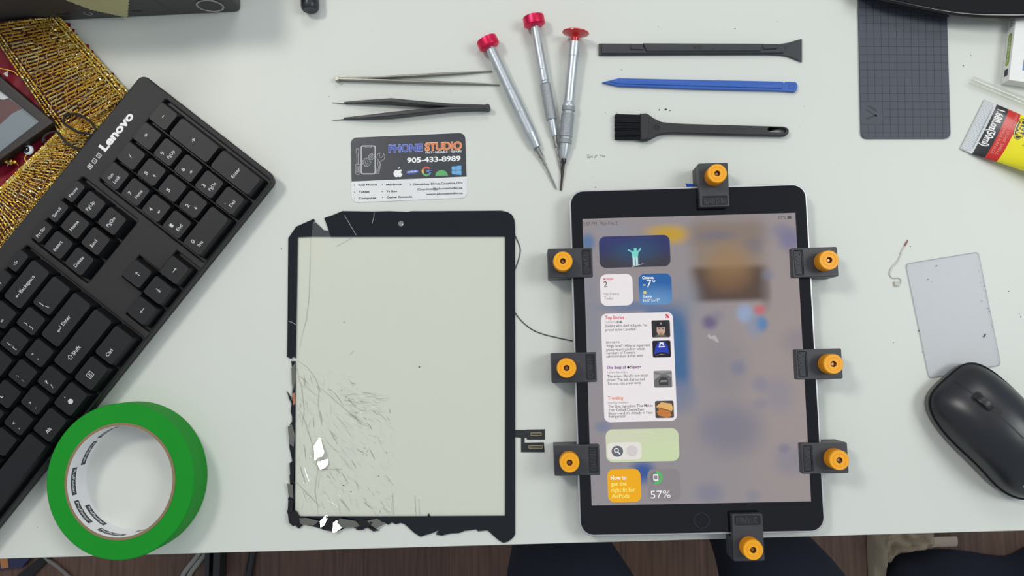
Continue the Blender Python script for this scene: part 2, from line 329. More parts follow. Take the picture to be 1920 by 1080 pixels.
for c, r, wu, hv, lg in KEYS:
    k = keycap(c, r, wu, hv).part('key', kb)
    if not lg: continue
    mb = MB(legend_white); cx, cy = c * PU, -r * PV
    for t, x, y, cap, wd in lg:
        if wd == 0:
            if t in '<>^v': arrow(mb, cx + x + .6, cy + y + .3, cap, t)
            elif t == 'e': arrow(mb, cx + x, cy + y, 4, '<'); mb.stroke([(cx + x + 2, cy + y), (cx + x + 2, cy + y + 2.2)], .45, ZL)
            elif t == 's': mb.stroke([(cx + x + a, cy + y + b) for a, b in ((0, 0), (0, 1.6), (-1, 1.6), (.9, 3.4), (2.8, 1.6), (1.8, 1.6), (1.8, 0))], .35, ZL, True)
            elif t == 'm':
                mb.stroke([(cx + x + a, cy + y + b) for a, b in ((0, 0), (0, 4.2), (4, 4.2), (4, 0))], .4, ZL, True)
                for q in (1, 2.1, 3.2): mb.stroke([(cx + x + 1, cy + y + q), (cx + x + 3, cy + y + q)], .4, ZL)
            elif t == 'c':
                mb.add([(cx + x + 2.1 * math.cos(PI * q / 3), cy + y + 2.1 * math.sin(PI * q / 3), ZL) for q in range(6)], [list(range(6))])
                mb.plate([circ(cx + x - .3, cy + y + 5.2, .35)], ZL, ZL)
        else: mb.text(t, (cx + x, cy + y), (cx + x + wd, cy + y), cap, ZL, bold=.012)
    mb.part('legend', k, ang=-1)
lg = MB(white_print)
lg.text('Lenovo', (8.5, 21.4), (43, 21.4), 6.2, KTOP + .06, bold=.045); lg.part('maker_name', kb, 'white maker name lettering', ang=-1)
ld = MB(legend_white, well_plastic)
for i, t in enumerate(('1', 'A', 'S')):
    x = -8.6 + i * 5.2
    ld.plate([rr(x, 21.4, x + 3.4, 25, .4), rr(x + .55, 21.95, x + 2.85, 24.45, .2)], KTOP + .05, KTOP + .05, m=legend_white); ld.text(t, (x + 1.1, 22.3), (x + 2.3, 22.3), 1.8, KTOP + .05, m=legend_white)
    ld.plate([circ(x + 1.7, 18.2, .35)], KTOP + .05, KTOP + .05, m=well_plastic)
ld.part('indicator_marks', kb, ang=-1)

# ================================================================== tape roll
tp = thing('tape_roll', 'bright green masking tape roll standing near the desk edge below the keyboard', 'tape', (-297.4, -92, 0), 0)
tp.scale = (1, 1.03, 1)
gt = mat('green_crepe', (14, 142, 34), .6, var=.05, scale=40, bump=.25, bscale=500, spec=.25)
R0, R1, TH = 53.9, 39.8, 24.0
MB(gt).lathe([(R1, .3), (R0 - .6, .3), (R0, .9), (R0, TH - .8), (R0 - .7, TH), (R1, TH), (R1, .3)], 96, cap=False).part('tape', tp)
card_b = mat('brown_cardboard', (138, 116, 88), .8, bump=.3); wpap = mat('white_core_paper', (232, 232, 236), .5)
core = MB(card_b, wpap).lathe([(R1 - .02, 0), (R1 + .5, TH + .3), (38.4, TH + .3)], 96, cap=False, m=card_b).lathe([(38.3, TH + .3), (38.1, TH), (38.1, 0), (R1, 0)], 96, cap=False, m=wpap).lathe([(38.4, TH + .3), (38.3, TH + .3)], 96, cap=False, m=card_b).part('core', tp, 'white cardboard core with printed name')
pk = mat('print_black', (38, 38, 44), .5)
for i, (a0, z, ext) in enumerate(((182, 17.2, 29), (217, 17.2, 29), (258, 17.4, 30), (152, 7.5, 29), (226, 7.0, 30), (118, 7.5, 29), (292, 7, 29))):
    mb = MB(pk, wpap); rad = 38.02
    def bend(x, y, q, a0=a0, z=z): a = math.radians(a0) + x / 38.0; return ((rad - q) * math.cos(a), (rad - q) * math.sin(a), z - y)
    hl = math.radians(ext / 2) * 38; n = 20; vs = []; fs = []
    for k in range(n + 1): x = -hl + 2 * hl * k / n; vs += [bend(x, -2.9, 0), bend(x, 2.9, 0)]
    for k in range(n): fs.append((2 * k, 2 * k + 1, 2 * k + 3, 2 * k + 2))
    mb.add(vs, fs, pk); mb.text('ProPainter', (-hl + 1.4, -1.3), (hl - 1.4, -1.3), 3.0, 0, m=wpap, bold=.008, fn=lambda x, y, q: bend(x, y, .06))
    mb.part('printed_name', core, ang=-1)

# ================================================================== business card
cdn = thing('business_card', 'dark and white phone repair business card lying above the cracked glass', 'card', (-96.18, 141.52, 0), .0389)
W2, H2 = 44.45, 25.4
card_white = mat('card_white', (226, 227, 229), .35); slate = mat('card_slate', (55, 59, 67), .35)
MB(card_white).plate([rr(-W2, -H2, W2, H2, 5)], .05, .55, .1).part('card_stock', cdn)
def K(cx, cy): v = L(cdn, 640 + cx / 7.2, 240 + cy / 7.2, .5); return (v.x, v.y)
split = K(900, 690)[1]
z = .58
face = MB(slate); top = [p for p in rr(-W2 + .35, -H2, W2 - .35, H2 - .35, 4.6) if p[1] > split] ; face.plate([[(W2 - .35, split)] + top + [(-W2 + .35, split)]], z, z).part('dark_band', cdn, 'dark slate printed band', ang=-1)
z = .62
art = MB(white_print)
line = mat('line_grey', (188, 190, 194), .5)
def KS(pts, wd=.3, closed=True, m=line): art.stroke([K(*p) for p in pts], wd, z, closed, m)
art.plate([[K(*p) for p in rr(262, 235, 465, 628, 30)], [K(*p) for p in rr(277, 250, 450, 612, 20)][::1]], z, z, m=line)
KS([(320, 250), (335, 266), (395, 266), (410, 250)], closed=False)
def gear(cx, cy, r, n):
    o = []
    for k in range(n):
        for da, q in ((-.32, 1), (-.2, 1.28), (.2, 1.28), (.32, 1)): a = 2 * PI * (k + da) / n; o.append((cx + r * q * math.cos(a), cy + r * q * math.sin(a)))
    return o
KS(gear(343, 463, 44, 9)); KS(circ(343, 463, 20)); KS(gear(407, 388, 32, 9)); KS(circ(407, 388, 13))
KS([(207, 280), (232, 280), (236, 325), (228, 345), (228, 490), (210, 490), (210, 345), (200, 325)]); KS([(188, 493), (258, 493), (250, 515), (254, 615), (240, 628), (205, 628), (195, 615), (197, 515)])
for x in (213, 225, 237): KS([(x, 515), (x, 605)], .25, False)
KS([(470, 610), (500, 440), (480, 400), (490, 350), (520, 338), (512, 385), (535, 402), (565, 380), (570, 345), (588, 372), (580, 420), (540, 445), (505, 615)]); KS([(492, 585), (515, 455), (525, 455), (503, 585)], .22)
blue1 = mat('print_blue', (62, 84, 176), .5); peri = mat('print_periwinkle', (150, 160, 220), .5); orng = mat('print_orange', (226, 120, 64), .5); pale = mat('print_peach', (240, 190, 160), .5)
def KT(t, x0, y0, x1, y1, cap, m=white_print, bold=.0, dz=0): art.text(t, K(x0, y0), K(x1, y1), cap / 18.1, z + dz, m=m, bold=bold)
KT('PHONE', 638, 328, 1100, 312, 100, peri, .055); KT('PHONE', 645, 324, 1094, 309, 92, blue1, .015, .03)
KT('STUDIO', 1128, 306, 1630, 286, 104, pale, .055); KT('STUDIO', 1135, 302, 1622, 283, 96, orng, .02, .03)
KT('FAST \u2022 RELIABLE \u2022 REPAIRS', 1138, 346, 1625, 328, 28, bold=.02); KT('905-433-8989', 888, 470, 1612, 442, 68, bold=.03)
# brand marks
ap = [(765, 575), (735, 568), (710, 590), (706, 625), (722, 655), (745, 664), (768, 658), (792, 664), (812, 650), (825, 625), (808, 610), (806, 588), (820, 572), (800, 562)]
art.plate([[K(*p) for p in [(v.x, v.y) for v in smooth([Vector((x, y, 0)) for x, y in ap + ap[:1]], 4)][:-1]]], z, z, m=white_print)
art.plate([[K(*p) for p in ((764, 553), (768, 538), (790, 526), (788, 542), (776, 552))]], z, z, m=white_print)
art.plate([[K(960 + 86 * math.cos(a * PI / 14) , 595 - 28 * math.sin(a * PI / 14) - 12 * math.cos(a * PI / 14)) for a in range(28)]], z, z, m=blue1)
KT('SAMSUNG', 890, 606, 1030, 596, 22, white_print, .02, .03)
def arcseg(cx, cy, r0, r1, a0, a1, m): art.plate([[K(cx + r0 * math.cos(math.radians(a)), cy - r0 * math.sin(math.radians(a))) for a in [a0 + (a1 - a0) * k / 10 for k in range(11)]] + [K(cx + r1 * math.cos(math.radians(a)), cy - r1 * math.sin(math.radians(a))) for a in [a1 + (a0 - a1) * k / 10 for k in range(11)]]], z, z, m=m)
g_r, g_y, g_g, g_b = mat('print_red', (214, 88, 76), .5), mat('print_yellow', (226, 196, 110), .5), mat('print_green', (96, 172, 108), .5), mat('print_blue_light', (92, 136, 210), .5)
arcseg(1150, 585, 65, 40, 40, 155, g_r); arcseg(1150, 585, 65, 40, 155, 215, g_y); arcseg(1150, 585, 65, 40, 215, 312, g_g); arcseg(1150, 585, 65, 40, 312, 362, g_b)
art.plate([[K(1150, 572), K(1215, 570), K(1215, 594), K(1150, 596)]], z, z, m=g_b)
art.plate([[K(1354 + 86 * math.cos(math.radians(a)), 646 - 78 * math.sin(math.radians(a))) for a in range(0, 181, 12)]], z, z, m=g_g)
wb = mat('print_sky', (104, 176, 232), .5)
for q in (((1490, 520), (1545, 515), (1546, 566), (1491, 568)), ((1553, 514), (1620, 506), (1621, 564), (1554, 566)), ((1491, 577), (1546, 575), (1547, 630), (1492, 622)), ((1554, 575), (1621, 573), (1623, 634), (1555, 630))): art.plate([[K(*p) for p in q]], z, z, m=wb)
dk = mat('print_dark', (52, 54, 60), .5)
for t, x0, y0, x1, y1 in (('Cell Phone', 228, 782, 482, 776), ('Tablet', 232, 876, 382, 871), ('Computer', 232, 962, 478, 955), ('MacBook', 606, 778, 822, 772), ('Tv Box', 606, 870, 758, 865), ('Game Console', 610, 948, 956, 940)):
    KT(t, x0, y0, x1, y1, 26, dk, .03); art.plate([circ(*K(x0 - 52, y0 - 10), .4)], z, z, m=dk)
KT('2 Glenabbey Drive,Courtice,ON', 920, 776, 1634, 752, 27, dk, .025); KT('Courtice@phonestudio.ca', 1026, 842, 1636, 820, 27, dk, .025); KT('www.phonestudio.ca', 1146, 906, 1640, 890, 26, dk, .025)
art.part('printing', cdn, ang=-1)

# ================================================================== tweezers
def along(p, q, pts):          # pixel path -> local x along p->q
    pass
tw = thing('tweezers', 'plain steel tweezers lying open, tips tucked at a screwdriver', 'tweezers', P(630, 148))
def wpath(root, z, pts): return [L(root, x, y, z) for x, y in pts]
def ribbon(mb, root, rows, m=None):        # rows: px, py, width mm, z0, z1 ; a strip standing on edge
    c = [L(root, r[0], r[1], (r[3] + r[4]) / 2) for r in rows]; vs = []; fs = []; N = len(rows); n = 8
    for i, r in enumerate(rows):
        d = (c[min(i + 1, N - 1)] - c[max(i - 1, 0)]); d.z = 0; d.normalize(); nn = Vector((-d.y, d.x, 0)); hw_ = r[2] / 2; k = min(hw_, (r[4] - r[3]) / 2) * .4
        for a, zz in ((-hw_, r[3] + k), (-hw_ + k, r[3]), (hw_ - k, r[3]), (hw_, r[3] + k), (hw_, r[4] - k), (hw_ - k, r[4]), (-hw_ + k, r[4]), (-hw_, r[4] - k)):
            q = c[i] + nn * a; vs.append((q.x, q.y, zz))
    for i in range(N - 1):
        for j in range(n): j2 = (j + 1) % n; fs.append((i * n + j, (i + 1) * n + j, (i + 1) * n + j2, i * n + j2))
    fs.append(list(range(n))); fs.append([(N - 1) * n + j for j in range(n)][::-1]); mb.add(vs, fs, m)
tsteel = mat('tweezer_steel', (150, 150, 142), .38, 1, bump=.2)
for rows in ([(631, 146.2, 1.2, .2, 5), (660, 146.6, 1.3, .2, 5.2), (720, 145.6, 1.5, .3, 5), (800, 141, 1.7, .3, 4.2), (870, 137, 1.4, .3, 3), (922, 133.5, .9, .3, 1.6)],
             [(631, 149.2, 1.2, .2, 5), (660, 149.8, 1.4, .2, 5.2), (720, 151.6, 1.7, .3, 5), (800, 154.6, 1.7, .3, 4.2), (880, 156.8, 1.3, .3, 3), (922, 158.5, 1, .3, 1.8), (936, 159.5, .8, .3, 1.5)]):
    mb = MB(tsteel); ribbon(mb, tw, rows); mb.part('arm', tw)
mb = MB(tsteel); q = L(tw, 632, 147.6, 4); mb.lathe([(1.7, .15), (1.9, .5), (1.9, 4.9), (1.6, 5.3)], 16, Matrix.Translation((q.x, q.y, 0))).part('welded_end', tw)
tb = thing('tweezers', 'black coated fine tip tweezers lying open above the business card', 'tweezers', P(915, 202))
tbk = mat('tweezer_black', (52, 53, 56), .45, bump=.1)
for rows, tip in (([(646, 193, 1.2, .3, 2.6), (690, 191.5, 2.2, .3, 6), (735, 190.5, 3.4, .3, 8), (790, 195.5, 3.0, .3, 8), (850, 199.5, 2.2, .3, 8), (912, 201, 1.8, .3, 7.5)], (622, 192)),
                  ([(645, 222.5, 1.2, .3, 2.6), (690, 220, 2.4, .3, 6), (735, 216.5, 3.6, .3, 8), (790, 210.5, 3.2, .3, 8), (850, 204.8, 2.6, .3, 8), (912, 204, 1.8, .3, 7.5)], (622, 225.5))):
    mb = MB(tbk); ribbon(mb, tb, rows); a = mb.part('arm', tb)
    mb = MB(steel); r0 = rows[0]; ribbon(mb, tb, [(tip[0], tip[1], .3, .4, .9), (r0[0] + 2, r0[1], 1.0, .4, 2.4)]); mb.part('tip', a, 'bare steel tip')
q = L(tb, 914, 202.6, 4); MB(tbk).lathe([(2.0, .2), (2.3, .6), (2.3, 7.2), (1.9, 7.7)], 16, Matrix.Translation((q.x, q.y, 0))).part('welded_end', tb)

# ================================================================== screwdrivers
def driver(label, top, tip, ztop, ztip, parts):
    a = P(top[0], top[1], ztop); b = P(tip[0], tip[1], ztip); ln = (b - a).length
    root = thing('precision_screwdriver', label, 'screwdriver', (a.x, a.y, a.z), 0)
    root.rotation_euler = (b - a).to_track_quat('Z', 'Y').to_euler()
    for nm, m, prof, n in parts(ln): MB(m).lathe(prof, n).part(nm, root)
    return root
def knurl(z0, z1, r, st=1.0):
    o = []; z_ = z0
    while z_ < z1: o += [(r, z_), (r - .16, z_ + st * .5)]; z_ += st
    return o + [(r, z1)]
knurl_alu = mat('knurled_aluminium', (176, 180, 184), .5, .8, bump=.6, bscale=1500)
def sd1(n):
    k = n / 312
    return [('knob', red_alu, [(6.4, 0), (7.8, .5), (8.1, 1.2), (8.1, 6.6), (7.7, 7.2), (6.2, 8.2), (4.6, 8.6)], 40),
            ('handle', alu, [(3.7, 8.6), (3.8, 9), (4.15, 106 * k), (4.0, 107 * k), (4.4, 108 * k), (4.5, 126 * k)] + knurl(127 * k, 152 * k, 4.6, 1.9) + [(4.5, 154 * k), (4.5, 178 * k)] + knurl(179 * k, 198 * k, 4.6, 1.7) + [(4.4, 200 * k), (3.6, 224 * k), (3.3, 226 * k)], 32),
            ('collet', steel, [(1.6, 226 * k), (1.75, 228 * k), (1.75, 246 * k), (1.3, 248 * k)], 20), ('bit', steel, [(.95, 248 * k), (.95, 262 * k), (.7, 264 * k), (.65, 300 * k), (.35, n)], 14)]
def sd2(n):
    k = n / 300
    return [('knob', red_alu, [(6.4, 0), (7.9, .5), (8.2, 1.2), (8.2, 6.6), (7.8, 7.2), (6.2, 8.2), (4.2, 8.6)], 40),
            ('handle', alu, [(3.3, 8.6), (3.35, 9), (3.5, 100 * k), (3.3, 101 * k), (3.55, 102 * k), (3.6, 122 * k), (3.2, 123 * k), (3.7, 125 * k), (3.7, 127 * k), (3.2, 128 * k)], 32),
            ('grip', knurl_alu, [(3.6, 128 * k)] + knurl(129 * k, 194 * k, 4.2, .9) + [(3.8, 195 * k)], 32), ('nose', alu, [(3.1, 195 * k), (3.1, 212 * k), (2.6, 224 * k), (2.0, 226 * k)], 28),
            ('collet', steel, [(1.5, 226 * k), (1.5, 245 * k), (1.1, 247 * k)], 20), ('bit', steel, [(.7, 247 * k), (.65, 280 * k), (.4, n)], 14)]
def sd3(n):
    k = n / 300
    return [('knob', red_plastic, [(9.6, 0), (10.2, .5), (10.2, 1.0), (9.4, 1.6), (5.5, 2.6), (3.2, 4.4), (3.0, 7.4)], 40),
            ('handle', alu, [(3.9, 7.4), (4.1, 7.8), (4.1, 46 * k), (3.75, 46.5 * k), (3.75, 131 * k), (3.9, 133 * k), (4.9, 138 * k), (4.9, 141 * k)], 32),
            ('grip', knurl_alu, [(4.9, 141 * k)] + knurl(142 * k, 148 * k, 5, .8) + [(4.1, 149 * k), (4.1, 155 * k)] + knurl(156 * k, 198 * k, 5.0, .9) + [(4.2, 199 * k), (4.2, 203 * k)] + knurl(204 * k, 211 * k, 5, .8) + [(4.3, 212 * k)], 32),
            ('nose', alu, [(4.1, 212 * k), (3.2, 232 * k), (2.2, 240 * k)], 28), ('bit', dark_steel, [(1.9, 240 * k), (1.9, 247 * k), (1.2, 250 * k), (1.1, 268 * k), (.85, 280 * k), (.7, n)], 16)]
driver('red capped screwdriver lying across the steel tweezers tips', (911, 72), (1043.5, 355), 8.4, 1.2, sd1)
driver('red metal capped screwdriver between the other two, set furthest back', (999.5, 30), (1053, 330), 8.5, .9, sd2)
driver('screwdriver with flat red plastic disc cap and dark bit', (1079.5, 60), (1051.5, 357), 10.6, 1.0, sd3)

# ================================================================== opening tools and brush
pt = thing('pry_bar', 'long black plastic pry bar with a flared flat end', 'pry tool', P(1313, 92))
ppl = mat('pry_plastic', (50, 52, 57), .42, bump=.15, bscale=2500)
Z = 3
o = lp(pt, Z, [(1122.8, 80.7), (1130, 80.3), (1200, 80.7), (1300, 80.8), (1420, 81.6), (1461, 81.5), (1478, 79), (1492, 75), (1504.5, 71.4), (1504.6, 114.8), (1492, 110), (1478, 104.6), (1464, 102.2), (1440, 101.3), (1300, 101.6), (1200, 102.2), (1140, 102.6), (1122.8, 102.2)])
mb = MB(ppl).plate([o], .1, 2.2, .5)
mb.plate([lp(pt, Z, [(1128, 82), (1460, 83), (1474, 86), (1468, 99), (1440, 99.8), (1160, 100.8), (1128, 100.4)])], 1.5, 3.6, .7)
mb.plate([lp(pt, Z, [(1205, 82.4), (1430, 83.2), (1424, 97.4), (1212, 98.2)])], 3, 5.2, 1.0)
mb.plate([lp(pt, Z, [(1182, 86), (1206, 85.6), (1206, 94.6), (1182, 94)])], 3, 4.6, .8).plate([lp(pt, Z, [(1430, 86), (1456, 86.4), (1456, 92.4), (1430, 94)])], 3, 4.6, .8)
mb.part('bar', pt)
tx = MB(mat('emboss_dark', (30, 31, 34), .5)); a, b = L(pt, 1317.5, 85.6, 5), L(pt, 1300, 85.8, 5); tx.text('004', (a.x, a.y), (b.x, b.y), 2.9, 5.22, ext=.1, bold=.01)
tx.plate([lp(pt, 5, [(1333, 91), (1339, 91.4), (1336, 93.6)])], 5.22, 5.3); tx.part('moulded_number', pt)
sd = thing('spudger', 'slim blue plastic spudger with one pointed end', 'pry tool', P(1313, 157))
bpl = mat('blue_plastic', (48, 94, 180), .4)
o = lp(sd, 3, [(1129, 154), (1160, 146.3), (1200, 147), (1468, 152.6), (1470.5, 155), (1473, 152.8), (1492, 153.3), (1495.5, 157), (1496, 163), (1494, 169), (1491, 172), (1460, 170), (1300, 166.4), (1160, 161)])
mb = MB(bpl).plate([o], .1, 2.9, .5); mb.plate([lp(sd, 3, [(1142, 153), (1162, 149.8), (1466, 156.6), (1466, 166), (1162, 157.6)])], 2.5, 3.6, .5); mb.part('blade', sd)
MB(mat('blue_mark', (40, 82, 165), .5)).plate([lp(sd, 3, [(1478, 157), (1490, 157.4), (1490, 166), (1478, 165.6)]), lp(sd, 3, [(1480, 159), (1488, 159.4), (1488, 164), (1480, 163.6)])], 2.92, 3.0).part('moulded_mark', sd)
br = thing('brush', 'black flat brush with stiff bristles and slotted handle', 'brush', P(1313, 240))
hp = [(1200, 213), (1212, 212.5), (1218, 216), (1225, 221.5), (1241, 229), (1262, 231), (1287.5, 232.4), (1400, 235.6), (1469, 237.6), (1475, 239.5), (1479, 244), (1478.5, 250), (1474, 254), (1469, 255), (1400, 254), (1287.5, 251), (1262, 250.4), (1246, 251), (1236, 253), (1228, 256.5), (1220, 261), (1215, 263.5), (1207, 264.4), (1200, 264)]
mb = MB(black_plastic).plate([lp(br, 4, hp), lp(br, 4, [(1443, 240.6), (1470, 241.6), (1473.6, 244.4), (1472, 247.6), (1468, 248.6), (1443, 247.6), (1440.2, 244)])], .3, 5.0, 1.0)
mb.plate([lp(br, 5, [(1202, 215), (1212, 214.6), (1216, 218), (1214, 258), (1210, 262), (1202, 262)])], 4, 6.2, .6); mb.part('handle', br)
mb = MB(well_plastic); q = L(br, 1231.7, 237.9, 5)
mb.lathe([(2.3, 4.9), (2.2, 5.3), (1.5, 5.3), (1.4, 5.05), (0, 5.05)], 24, Matrix.Translation((q.x, q.y, 0))); mb.stroke(lp(br, 5, [(1213, 226), (1224, 232), (1224, 244), (1212.5, 250)]), .35, 5.08)
mb.part('rivet', br)
mb = MB(mat('emboss_grey', (32, 33, 36), .5)); a, b = L(br, 1322, 243.6, 5), L(br, 1396, 245.4, 5); mb.text('X X X X X', (a.x, a.y), (b.x, b.y), 2.2, 5.02, ext=.08); mb.part('moulded_pattern', br)
bris = MB(mat('bristle', (34, 35, 40), .55)); random.seed(3)
for i in range(420):
    t = random.random(); y0 = 216 + 46 * t; y1 = 214.5 + 46.5 * t + random.uniform(-1, 1); zz = random.uniform(.6, 4.6)
    g = .4 * math.sin(t * PI * 5) ** 8
    a = L(br, 1203, y0, 3); b = L(br, 1153 + random.uniform(-.8, 2.5), y1, 3); c_ = (a + b) / 2 + Vector((0, random.uniform(-.2, .2), 0))
    bris.tube([(a.x, a.y, zz + .2), (c_.x, c_.y, zz), (b.x, b.y, max(.3, zz - .5))], .17, 4)
a, b = L(br, 1160, 216, 3), L(br, 1154, 210, 3); bris.tube([(a.x, a.y, 4), (b.x, b.y, 4.4)], .12, 4)
bris.part('bristles', br, kind='stuff')

# ================================================================== cracked front glass
gl = thing('cracked_touch_glass', 'cracked tablet front glass with black border, chipped along two sides', 'glass panel', P(750, 705), .0072)
GZ = 1.0
outl = [(540.8, 446.7), (555.6, 425), (588, 410.6), (590.8, 413.3), (586, 419), (584, 443.8)]
right = [(608.3, 408.6), (625, 403), (642, 395.8), (700, 396.6), (730, 396), (765, 397.2), (772, 396), (800, 396), (940, 395), (952, 397.5), (960, 403), (964.5, 412), (965.5, 425), (965.6, 700), (965.5, 1001.7), (963.5, 1006), (958.6, 1011), (951, 1016), (943, 1017.8), (935, 1012.8), (914, 994), (905, 995), (896, 996), (893, 992), (882, 994), (872, 995), (860, 999.4), (845, 1000), (829, 1004), (817, 1002), (824, 993), (812, 999), (788, 1006), (777, 999), (760, 983.6), (752, 980), (742, 983), (735, 979), (728, 984),
         (718, 978), (712, 984), (706, 978), (700, 988), (709, 993.7), (690, 989), (679, 992.6), (668, 986), (662.6, 988), (655, 984), (647.8, 990), (631, 997), (609, 993.7), (596, 989), (583, 986), (570, 983), (560.7, 991), (553, 984), (544, 980.7), (538.5, 958.5), (543, 946), (540, 936), (545, 920), (543, 892), (548, 880), (547.8, 862), (543, 840), (542, 825), (546, 808), (544, 795.6), (548, 790), (547.8, 780.7), (545, 770), (546.7, 758.5), (548, 740), (549.6, 710), (548, 690), (546, 677)]
inner_r = [(609, 444), (620, 443.8)]
bz = mat('bezel_ink_glass', (17, 20, 27), .06)
mb = MB(bz)
# right-hand ring piece (open at the top left corner gap)
ringA = right + [(554.4, 677), (553.6, 825), (552.6, 967.8), (700, 968), (802, 967.6), (804, 962), (806.5, 967.6), (947, 966.8), (947.4, 700), (947, 443.6), (700, 443.8), (620.6, 444)]
mb.plate([lp(gl, GZ, ringA)], .45, 1.35, .0)
ringB = outl + [(558.3, 444.6), (557.3, 520), (555.8, 610), (554.8, 672), (550, 668), (546, 673), (538.6, 669), (539, 640), (539.4, 602), (540, 520)]
mb.plate([lp(gl, GZ, ringB)], .45, 1.35, .0)
mb.part('border', gl)
pane_m = clear_mat('clear_pane', (255, 255, 253), -.008, .02, haze=.02, hazec=(224, 224, 212))
MB(pane_m).plate([lp(gl, GZ, [(552.4, 969), (948, 968), (948.2, 443), (558, 443.2), (556, 610), (554.6, 675)])], .36, .42).part('pane', gl)
wed = clear_mat('grey_glass', (150, 152, 156), .03, .05, haze=.5, hazec=(100, 102, 108))
MB(wed).plate([lp(gl, GZ, [(592, 417), (602, 426), (607, 431.5), (617, 432.6), (620.6, 443.6), (584.6, 443.6), (586, 419)])], .46, 1.2).part('bare_corner', gl, 'bare grey glass corner')
q = L(gl, 752, 419.5, GZ)
MB(mat('lens_grey', (120, 124, 128), .2), black_gloss).lathe([(2.1, 1.3), (2.1, 1.42), (1.6, 1.42), (1.5, 1.38), (0, 1.38)], 24, Matrix.Translation((q.x, q.y, 0))).part('camera_hole', gl)
MB(mat('flange_pale', (190, 192, 190), .4)).plate([lp(gl, .4, [(540, 447), (900, 399), (955, 402), (965, 414), (967.6, 700), (967.2, 1000), (960, 1000), (960, 700), (955, 420)])], .1, .25).part('adhesive_edge', gl)
# cracks: fine slivers lifted off the pane
crk = MB(clear_mat('crack_light', (246, 247, 244), .10, .12, haze=.5, hazec=(250, 251, 249)), clear_mat('crack_dark', (214, 215, 210), .02, .2, haze=.13, hazec=(150, 152, 146))); random.seed(11)
def sliver(pts, wd, tilt, m):
    c = [L(gl, x, y, GZ) for x, y in pts]; vs = []; fs = []
    for i, p in enumerate(c):
        d = (c[min(i + 1, len(c) - 1)] - c[max(i - 1, 0)]); d.z = 0; d.normalize(); n = Vector((-d.y, d.x, 0)); f = wd * (.25 + .75 * math.sin(PI * (i + .5) / len(c)))
        a, b = p + n * f / 2, p - n * f / 2; vs += [(a.x, a.y, .52 + max(0, tilt) * f), (b.x, b.y, .52 + max(0, -tilt) * f)]
    for i in range(len(c) - 1): fs.append((2 * i, 2 * i + 1, 2 * i + 3, 2 * i + 2))
    crk.add(vs, fs, m)
def in_crack(x, y): return x < 735 and y > 690 and (x - 556) * .9 < (y - 640) * 1.3
n = 0
while n < 420:
    x = random.uniform(556, 735); y = random.uniform(690, 964)
    if not in_crack(x, y): continue
    n += 1; fan = math.atan2(y - 650, x - 520) if random.random() < .3 else math.radians(random.gauss(48, 14) if x > 610 else random.gauss(75, 22)); ln = random.uniform(5, 34) * (1 if x < 660 else .7); k = random.gauss(0, .14)
    pts = [(x + math.cos(fan + k * t) * ln * t, min(966, y + math.sin(fan + k * t) * ln * t)) for t in (0, .25, .5, .75, 1)]
    if pts[-1][0] > 742: continue
    sliver(pts, random.choice((.14, .2, .3, .5)), random.gauss(0, .3), crk_m) if False else sliver(pts, random.choice((.14, .2, .3, .55)), random.gauss(0, .35), crk.mats[0 if random.random() < .72 else 1])
for i in range(46):
    y = random.uniform(736, 775); x = random.uniform(640, 712); sliver([(x, y), (x + 10, y + random.uniform(-2, 3)), (x + random.uniform(14, 28), y + random.uniform(-3, 5))], random.choice((.12, .18, .25)), random.gauss(0, .3), crk.mats[i % 2])
for pts in ([(582, 444), (581, 500), (579, 560), (574, 600), (567, 625), (562, 650)], [(646, 404), (655, 418), (668, 440)], [(702, 399), (698, 420)], [(630, 462), (660, 446)], [(556, 675), (575, 688), (590, 707), (598, 727), (596, 760), (603, 800)], [(556, 690), (566, 730), (570, 770), (566, 800)],
            [(736, 925), (738, 965)], [(778, 930), (780, 966)], [(785, 935), (786, 966)], [(655, 666), (663, 657)], [(600, 727), (650, 770), (690, 800)], [(557, 760), (575, 800), (590, 850), (596, 880)], [(556, 905), (580, 930), (600, 950)], [(596, 880), (590, 920), (596, 955)], [(596, 880), (640, 880)]):
    sliver(pts, .42, random.choice((.25, -.25)), crk.mats[1 if pts[0][1] > 600 or pts[0][0] < 590 or pts[0] == (630, 462) else 0])
for pts in ([(646, 404), (654, 417), (668, 441)], [(702, 399), (701, 407), (698, 419)], [(541, 602), (549, 605), (555, 609)]): crk.stroke(lp(gl, GZ, pts), .3, 1.4, m=crk.mats[0])
crk.part('crack_lines', gl, ang=-1)
# facets shaped for white glints: mirror-bright, tilted to throw the lamp at the camera
CAMP = Vector((0, 0, CAM_H)); LAMP = Vector((-900, 750, 1550))
facet_m = mat('glint_glass', (225, 230, 228), .16, 1, var=.02)
def facet(mb, pts, m, z=1.5, lamp=None, tilt=None, th=.35):
    c = [L(gl, x, y, GZ) for x, y in pts]; ce = sum(c, Vector()) / len(c)
    wp = Vector(gl['o_']) + ce
    if lamp: nrm = ((lamp - wp).normalized() + (CAMP - wp).normalized()).normalized()
    else: nrm = Vector((tilt[0], tilt[1], 1)).normalized()
    vs = []
    for p in c: vs.append((p.x, p.y, z - ((p.x - ce.x) * nrm.x + (p.y - ce.y) * nrm.y) / nrm.z))
    lo = min(v[2] for v in vs); vs = [(a, b, d - lo + z) for a, b, d in vs]; n_ = len(vs)
    mb.add(vs + [(a, b, d - th) for a, b, d in vs], [list(range(n_)), list(range(n_, 2 * n_))[::-1]] + [(i, (i + 1) % n_, n_ + (i + 1) % n_, n_ + i) for i in range(n_)], m)
